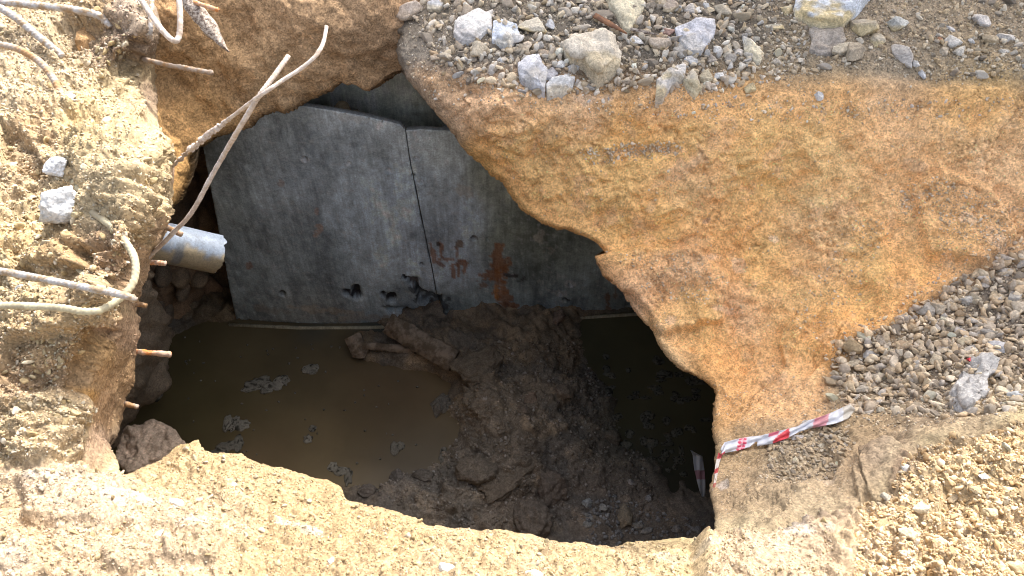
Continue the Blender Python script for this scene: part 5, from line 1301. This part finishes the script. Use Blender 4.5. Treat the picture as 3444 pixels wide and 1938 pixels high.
# ------------------------------------------------------------------ barrier tape
def tape_mat():
    m = plain_mat("tape_plastic", (.8, .8, .8), .45, 0, .4)
    t = m.node_tree; N = t.nodes; L = t.links
    a = N.new("ShaderNodeAttribute"); a.attribute_name = "Col"
    L.new(a.outputs["Color"], N["Principled BSDF"].inputs["Base Color"])
    return m
M_tape = tape_mat()
RED = (.58, .06, .08); PINK = (.62, .30, .34); WHT = (.58, .60, .66)
def tape(name, rows, redf, label, lift=.02, surf=None, holes=None, nx=140, ny=14, zlin=None, th=.0012):
    """rows: list of (xu,yu,xl,yl) edge pixel pairs along its length"""
    R = np.array(rows, float); k = len(R)
    s = np.linspace(0, k - 1, nx); R2 = np.stack([np.interp(s, np.arange(k), R[:, i]) for i in range(4)], 1)
    V = np.zeros((nx, ny, 3)); PX = np.zeros((nx, ny)); PY = np.zeros((nx, ny))
    for j in range(ny):
        f = j / (ny - 1); PX[:, j] = R2[:, 0] * (1 - f) + R2[:, 2] * f; PY[:, j] = R2[:, 1] * (1 - f) + R2[:, 3] * f
    if zlin is None:
        P, _, _ = (surf or G).at(PX.ravel(), PY.ravel())
        zz = P[:, 2].reshape(nx, ny).max(1); kk = np.ones(21) / 21
        zz = np.convolve(np.pad(zz, 10, mode='edge'), kk, 'valid')
        z = np.repeat(zz, ny) + lift
    else:
        z = np.interp(s, np.linspace(0, k - 1, len(zlin)), zlin)[:, None].repeat(ny, 1).ravel()
    f = np.tile(np.arange(ny) / (ny - 1), nx); ss = np.repeat(s, ny)
    z = z + .004 * np.sin(f * 9 + ss * 1.7) + .003 * vnoise(np.stack([ss * 2.5, f * 3, ss * 0], 1), 3)
    W = pt(PX.ravel(), PY.ravel(), 'z', z)
    col = np.array([redf(a, b, x, y) for a, b, x, y in zip(ss, f, PX.ravel(), PY.ravel())])
    idx = np.arange(nx * ny).reshape(nx, ny)
    q = np.stack([idx[:-1, :-1], idx[1:, :-1], idx[1:, 1:], idx[:-1, 1:]], 2).reshape(-1, 4)
    if holes is not None:
        cx = PX.ravel()[q].mean(1); cy = PY.ravel()[q].mean(1)
        q = q[poly_sd(cx, cy, holes)[0] < 0]
    o = mesh_np(name, W, faces4=q, col=col, mat=M_tape)
    md = o.modifiers.new("thick", 'SOLIDIFY'); md.thickness = th
    return tag(o, label, "barrier tape") if label else o
def redA(s, f, x, y):
    # stripes follow the photographed bands
    u = x + .25 * (y - 1480)
    base = np.array(WHT)
    if 2484 < u < 2512:
        # white strokes of broken lettering printed on the red band
        g = (math.sin((y - 1470) * .55) > .35) or abs(u - 2498) < 2.2
        return np.array((.70, .42, .47)) if g else np.array((.60, .06, .13))
    if 2600 < x < 2655 and f > (2650 - x) / 70.0: return np.array(RED)
    if 2585 < x < 2620 and f < .35: return np.array((.62, .16, .22))
    if 2722 < u < 2768: return np.array(PINK)
    if x > 2835: return np.array((.44, .42, .38))
    if s < .9 and f > .8: return np.array((.55, .08, .12))
    return base * (1 + .06 * math.sin(x * .21 + f * 5))
tp = tape("barrier_tape", [(2424, 1512, 2428, 1530), (2436, 1488, 2438, 1524), (2480, 1476, 2482, 1516), (2520, 1470, 2515, 1506), (2560, 1466, 2553, 1500), (2600, 1454, 2600, 1492), (2635, 1446, 2650, 1474), (2680, 1436, 2690, 1452), (2722, 1414, 2726, 1440), (2770, 1398, 2766, 1434), (2820, 1378, 2815, 1424), (2858, 1360, 2850, 1410), (2876, 1376, 2862, 1398)],
          redA, "red and white striped barrier tape lying across the shaded slope to the pit edge", holes=[(2515, 1512), (2540, 1487), (2548, 1484), (2546, 1500), (2544, 1522), (2530, 1520)])
def redB(s, f, x, y): return np.array((.40, .05, .06)) if (s % 1.6) < .55 else np.array((.55, .52, .50))
tb = tape("folded_end", [(2416, 1522, 2430, 1530), (2408, 1560, 2422, 1552), (2404, 1590, 2414, 1586), (2400, 1620, 2408, 1616), (2396, 1650, 2402, 1650)], redB, None, nx=60, ny=6, lift=.01)
tb.parent = tp
def redC(s, f, x, y): return np.array((.36, .22, .28)) if 1582 < y < 1612 else np.array((.50, .56, .64))
tape("barrier_tape", [(2322, 1515, 2330, 1518), (2330, 1532, 2364, 1536), (2336, 1580, 2368, 1575), (2344, 1620, 2372, 1612), (2352, 1650, 2374, 1646), (2362, 1672, 2372, 1670)], redC,
     "bluish white torn tape end hanging in the dark right corner of the pit", zlin=[-1.4, -1.6], nx=60, ny=8)

# ------------------------------------------------------------------ stones inside the pit
MB = (.20, .165, .125)
pit_stones = [
    (1378, 1325, 130, 78, (.22, .17, .14), "large muddy rounded stone standing out of the murky water", .25), (1486, 1378, 76, 84, (.17, .15, .12), "dark muddy lump between the water stone and the mud mound", 0),
    (2100, 1742, 48, 72, (.32, .27, .20), "tall tan stone among the pebbles at the pit bottom", 0), (1974, 1692, 34, 30, (.40, .42, .42), "pale grey stone at the upper left of the pit bottom pebbles", .3), (2029, 1708, 24, 24, (.38, .38, .36), "small pale stone above the pit bottom pebbles", 0),
    (1982, 1738, 48, 14, (.38, .37, .34), "thin pale stick shaped stone in the pit bottom pebbles", .7), (1976, 1768, 32, 20, (.34, .34, .32), "grey stone at the lower left of the pit bottom pebbles", .1), (2147, 1768, 44, 22, (.36, .34, .3), "flat pale stone right of the tall tan stone", 0), (2174, 1788, 44, 18, (.34, .33, .31), "long flat stone below right of the tall tan stone", -.3),
    (2274, 1782, 30, 26, (.30, .28, .26), "rough grey stone near the lower right of the pit floor", .2), (2340, 1786, 40, 18, (.30, .30, .30), "flat grey stone in the right corner of the pit floor", .4), (2120, 1621, 20, 22, (.40, .38, .36), "small pale pebble in the dark mud", 0), (2180, 1677, 22, 20, (.36, .36, .36), "small triangular pale pebble on the dark sand", 0),
    (1790, 1345, 56, 46, (.26, .19, .135), "smooth reddish stone embedded in the mud mound", -.3), (1870, 1078, 46, 56, (.24, .18, .14), "brown stone standing against the foot of the concrete wall", .1), (1880, 1345, 60, 40, (.19, .15, .11), "brown lump on the upper mud mound", .1), (1752, 1388, 44, 26, (.20, .16, .12), "muddy stone below the reddish one in the mound", 0),
    (1610, 1240, 160, 130, (.165, .13, .09), "very large round clod at the head of the mud mound", .2), (1700, 1620, 240, 80, (.19, .155, .115), "long flat clod in the lower middle of the mud", -.45), (1600, 1590, 130, 110, (.175, .145, .11), "big lumpy clod beside the black gap in the mud", .3), (1860, 1640, 90, 130, (.18, .145, .115), "upright muddy clod right of the long flat clod", .1),
    (1790, 1760, 120, 120, (.18, .15, .12), "smooth broad clod near the pit bottom under the near rim", .0), (1230, 1655, 60, 40, (.18, .155, .13), "dark lump at the lower shore of the water", 0), (1340, 1610, 50, 46, (.17, .15, .13), "small lump at the waterline near the near rim", 0), (1420, 1600, 70, 40, (.165, .145, .12), "grey lump at the shore right of the small lump", .2),
    (2060, 1470, 60, 46, (.15, .13, .10), "dim stone at the edge of the dark right water", 0), (770, 1495, 110, 60, (.13, .11, .085), "dark debris lump in the water close to the near rim", -.4), (905, 1525, 40, 20, (.12, .10, .08), "thin debris piece in the water near the rim", .1),
]
for q in pit_stones:
    px, py, w, h, c, lab, rot = q
    nm, ct = (("clod", "clod") if ("clod" in lab or "lump" in lab) else ("stone", "stone"))
    hero_stone(px, py, w, h, c, lab, rot, surf=FL, mat=M_mud if nm == "clod" or w > 100 else M_stone, name=nm, cat=ct, thick=.7 if w < 140 else .45, cuts=9, ang=.55)
wall_stones = [(735, 985, 110, 190, (.24, .155, .095), "large brown boulder between the rubble and the concrete wall"), (612, 922, 66, 66, (.25, .18, .11), "round brown stone under the plastic pipe"), (560, 918, 54, 70, (.20, .15, .10), "brown stone at the left below the plastic pipe"), (664, 916, 62, 44, (.25, .18, .11), "brown stone just below the pipe's broken end"),
               (620, 965, 46, 46, (.20, .15, .10), "small dark stone in the second row under the pipe"), (546, 1032, 26, 56, (.22, .17, .12), "narrow upright brick like stone in the left rubble"), (577, 1050, 32, 56, (.22, .17, .12), "second narrow upright stone beside the brick like one"), (655, 600, 60, 70, (.20, .13, .08), "dim brown stone in the dark gap beside the rebar")]
for x, y, w, h, c, lab in wall_stones:
    P, n, _ = RWP.at(x, y)
    P = P[0] - np.array([0, .03, 0])
    V, Fc = rock_shape(int(x + y), 4, 9, ang=.7)
    t = (P - CAM) @ FW; k = t / F * .5
    V = V[:, [0, 2, 1]] * np.array([w * k, .06, h * k * 1.1])
    o = mesh_np("stone", V, faces3=Fc, col=np.clip(np.tile(c, (len(V), 1)) * (1 + .2 * fbm(V + x, 20, 4, 3))[:, None], .02, .6), mat=M_mud)
    o.location = P; tag(o, lab, "stone")
o = hero_stone(1150, 372, 62, 46, (.34, .27, .17), "small brown stone resting on the top edge of the concrete wall", .2, P0=(pt(1150, 366, 'Y', 2.50), np.array([0, 0, 1.0])), name="stone", cat="stone")
o = hero_stone(1197, 378, 26, 26, (.32, .27, .19), "pebble beside the small brown stone on the concrete wall's top", .2, P0=(pt(1197, 378, 'Y', 2.50), np.array([0, 0, 1.0])), name="pebble", cat="pebble")

# pit gravel
def pit_gravel():
    specs = [([(1950, 1700), (2060, 1660), (2200, 1720), (2380, 1760), (2380, 1810), (2150, 1850), (1970, 1830)], 260, 6, 22, 81), ([(1600, 1150), (2000, 1150), (2250, 1750), (1500, 1780), (1250, 1660), (1500, 1400)], 5200, 3, 17, 82)]
    AV, AF, AC = [], [], []; off = 0
    for poly, n, a, b, seed in specs:
        r = np.random.default_rng(seed); q = np.array(poly); p = r.uniform(q.min(0), q.max(0), (n * 4, 2))
        p = p[poly_sd(p[:, 0], p[:, 1], poly)[0] > 0][:n]; n = len(p)
        P, nn, C0 = (LWP if seed == 83 else FL).at(p[:, 0], p[:, 1])
        s = a + (b - a) * r.random(n) ** 2.2; m = s * ((P - CAM) @ FW) / F * .5
        R = rot_mats(n, r); ti = r.integers(8, size=n)
        for k in range(8):
            ii = np.where(ti == k)[0]
            if not len(ii): continue
            V, Fc = TPL[1][k]
            W = np.einsum('nij,nvj->nvi', R[ii], V[None] * np.array([1, .85, .7]) * m[ii][:, None, None]) + (P + nn * m[:, None] * .3)[ii][:, None]
            AV.append(W.reshape(-1, 3)); c = (C0 * 1.0 + (r.random((n, 1)) ** 4) * .18) if seed != 81 else np.full((n, 3), .3) * r.uniform(.6, 1.3, (n, 1))
            AC.append(np.repeat(c[ii], len(V), 0)); AF.append((Fc[None] + (off + np.arange(len(ii)) * len(V))[:, None, None]).reshape(-1, 3)); off += len(ii) * len(V)
    o = mesh_np("pit_gravel", np.concatenate(AV), faces3=np.concatenate(AF), col=np.clip(np.concatenate(AC), .02, .6), mat=M_crumb, smooth=False)
    tag(o, "dark pebbles and crumbs on the pit floor", "gravel", kind="stuff")
pit_gravel()

# ------------------------------------------------------------------ foam scum on the water
def foam():
    spots = [(850, 1300, 40, 16), (880, 1285, 34, 18), (905, 1300, 26, 18), (935, 1288, 22, 22), (955, 1280, 20, 18), (830, 1312, 24, 8), (890, 1315, 20, 10), (1035, 1245, 22, 14), (1055, 1238, 22, 14), (1050, 1252, 16, 8),
             (765, 1425, 16, 26), (790, 1420, 16, 20), (815, 1430, 26, 16), (780, 1440, 14, 12), (1330, 1510, 16, 24), (1345, 1500, 14, 16), (1036, 1478, 16, 14), (1050, 1442, 14, 10), (530, 1330, 18, 22), (1120, 1570, 20, 14), (1150, 1585, 24, 14), (1170, 1605, 16, 26), (1490, 1530, 14, 26),
             (770, 1500, 40, 16), (740, 1520, 30, 16), (800, 1490, 20, 26)]
    r = np.random.default_rng(5)
    for _ in range(60):
        spots.append((r.uniform(2040, 2380), r.uniform(1180, 1500), r.uniform(8, 24), r.uniform(6, 16)))
    for _ in range(20):
        spots.append((r.uniform(2180, 2300), r.uniform(1500, 1600), r.uniform(6, 16), r.uniform(6, 14)))
    for _ in range(60):
        spots.append((r.uniform(620, 1450), r.uniform(1130, 1560), r.uniform(2, 5), r.uniform(2, 4)))
    V, Fc = ICO[3]; AV, AF, AC = [], [], []; off = 0
    for x, y, a, b in spots:
        P = pt(x, y, 'z', ZW + .001); k = ((P - CAM) @ FW) / F
        W = V.copy(); th = np.arctan2(W[:, 1], W[:, 0])
        n = 1 + .28 * vnoise(np.stack([np.cos(th) * 2 + x, np.sin(th) * 2 + y, th * 0], 1), 2) + .12 * vnoise(np.stack([np.cos(th) * 5 + x, np.sin(th) * 5, th * 0], 1), 3)
        rr = np.hypot(W[:, 0], W[:, 1])
        bump = 1 + .5 * vnoise(np.stack([W[:, 0] * 4 + x, W[:, 1] * 4, W[:, 0] * 0], 1), 5)
        W = np.stack([W[:, 0] * a * k * n, W[:, 1] * b * k * n * 1.25, W[:, 2] * .006 * bump], 1) + P
        AV.append(W); AF.append(Fc + off); off += len(V)
        holes = (vnoise(np.stack([V[:, 0] * 3.2 + x, V[:, 1] * 3.2 + y, V[:, 0] * 0], 1), 8) > .42)[:, None]
        c = np.array((.20, .185, .15)) if x < 1700 else np.array((.10, .10, .08))
        AC.append(np.where(holes, c * .25, c) * r.uniform(.8, 1.15))
    o = mesh_np("foam", np.concatenate(AV), faces3=np.concatenate(AF), col=np.concatenate(AC), mat=M_crumb)
    tag(o, "grey frothy scum floating on the muddy water", "foam", kind="stuff")
foam()

# ------------------------------------------------------------------ unseen canopy added to cast the shade over the far side
def canopy():
    H = 1.85
    off = np.array([SUN.x, SUN.y]) / SUN.z
    near = [(2150, 1900, -.07), (2330, 1825, -.07), (2583, 1822, -.06), (2760, 1765, -.05), (2970, 1712, -.05), (3095, 1520, -.13), (3444, 1428, -.13)]  # wanted shadow edge on the ground, gives the added sheet its outline
    pts = []
    for x, y, z in near:
        p = pt(x, y, 'z', z)
        pts.append((p[0] + off[0] * (H - z), p[1] + .012 + off[1] * (H - z)))
    e = pts[-1]
    def gp(x, y): return (x + off[0] * H, y + off[1] * H)
    pts += [(e[0] + 1.3, e[1] + .5), (e[0] + 1.3, gp(0, 3.15)[1]), gp(-.62, 3.15), gp(-.52, 2.6), gp(-.36, 2.0), gp(.02, 1.2)]
    root = bpy.data.objects.new("added_shade_canopy", None); COL.objects.link(root); root.location = (0, 0, 0)
    mt = plain_mat("pale_bounce_sheet", (.72, .70, .66), .7, 0, .3, .003, 40, .1)  # pale so the added sheet bounces light downward
    n = len(pts)
    bm = bmesh.new()
    lo = [bm.verts.new((x, y, H)) for x, y in pts]; hi = [bm.verts.new((x, y, H + .05)) for x, y in pts]
    bm.faces.new(hi); bm.faces.new(lo[::-1])
    for i in range(n): bm.faces.new((lo[i], lo[(i + 1) % n], hi[(i + 1) % n], hi[i]))
    bmesh.ops.recalc_face_normals(bm, faces=bm.faces)
    me = bpy.data.meshes.new("shade_sheet"); bm.to_mesh(me); bm.free(); me.materials.append(mt)
    o = bpy.data.objects.new("shade_sheet", me); COL.objects.link(o); o.parent = root
    for x, y in ((pts[9][0] + .2, pts[9][1] - .2), (pts[8][0] - .2, pts[8][1] - .2), (pts[7][0] - .2, pts[7][1] + .4), (pts[9][0] + 1.6, pts[9][1] - .2)):
        tube("shade_post", [(x, y, -.1), (x, y, 1.5), (x, y, H + .02)], .04, mt, parent=root, res=.3)
    tag(root, "sheet roof canopy on posts, out of view, added to shade the far side", "canopy")
canopy()
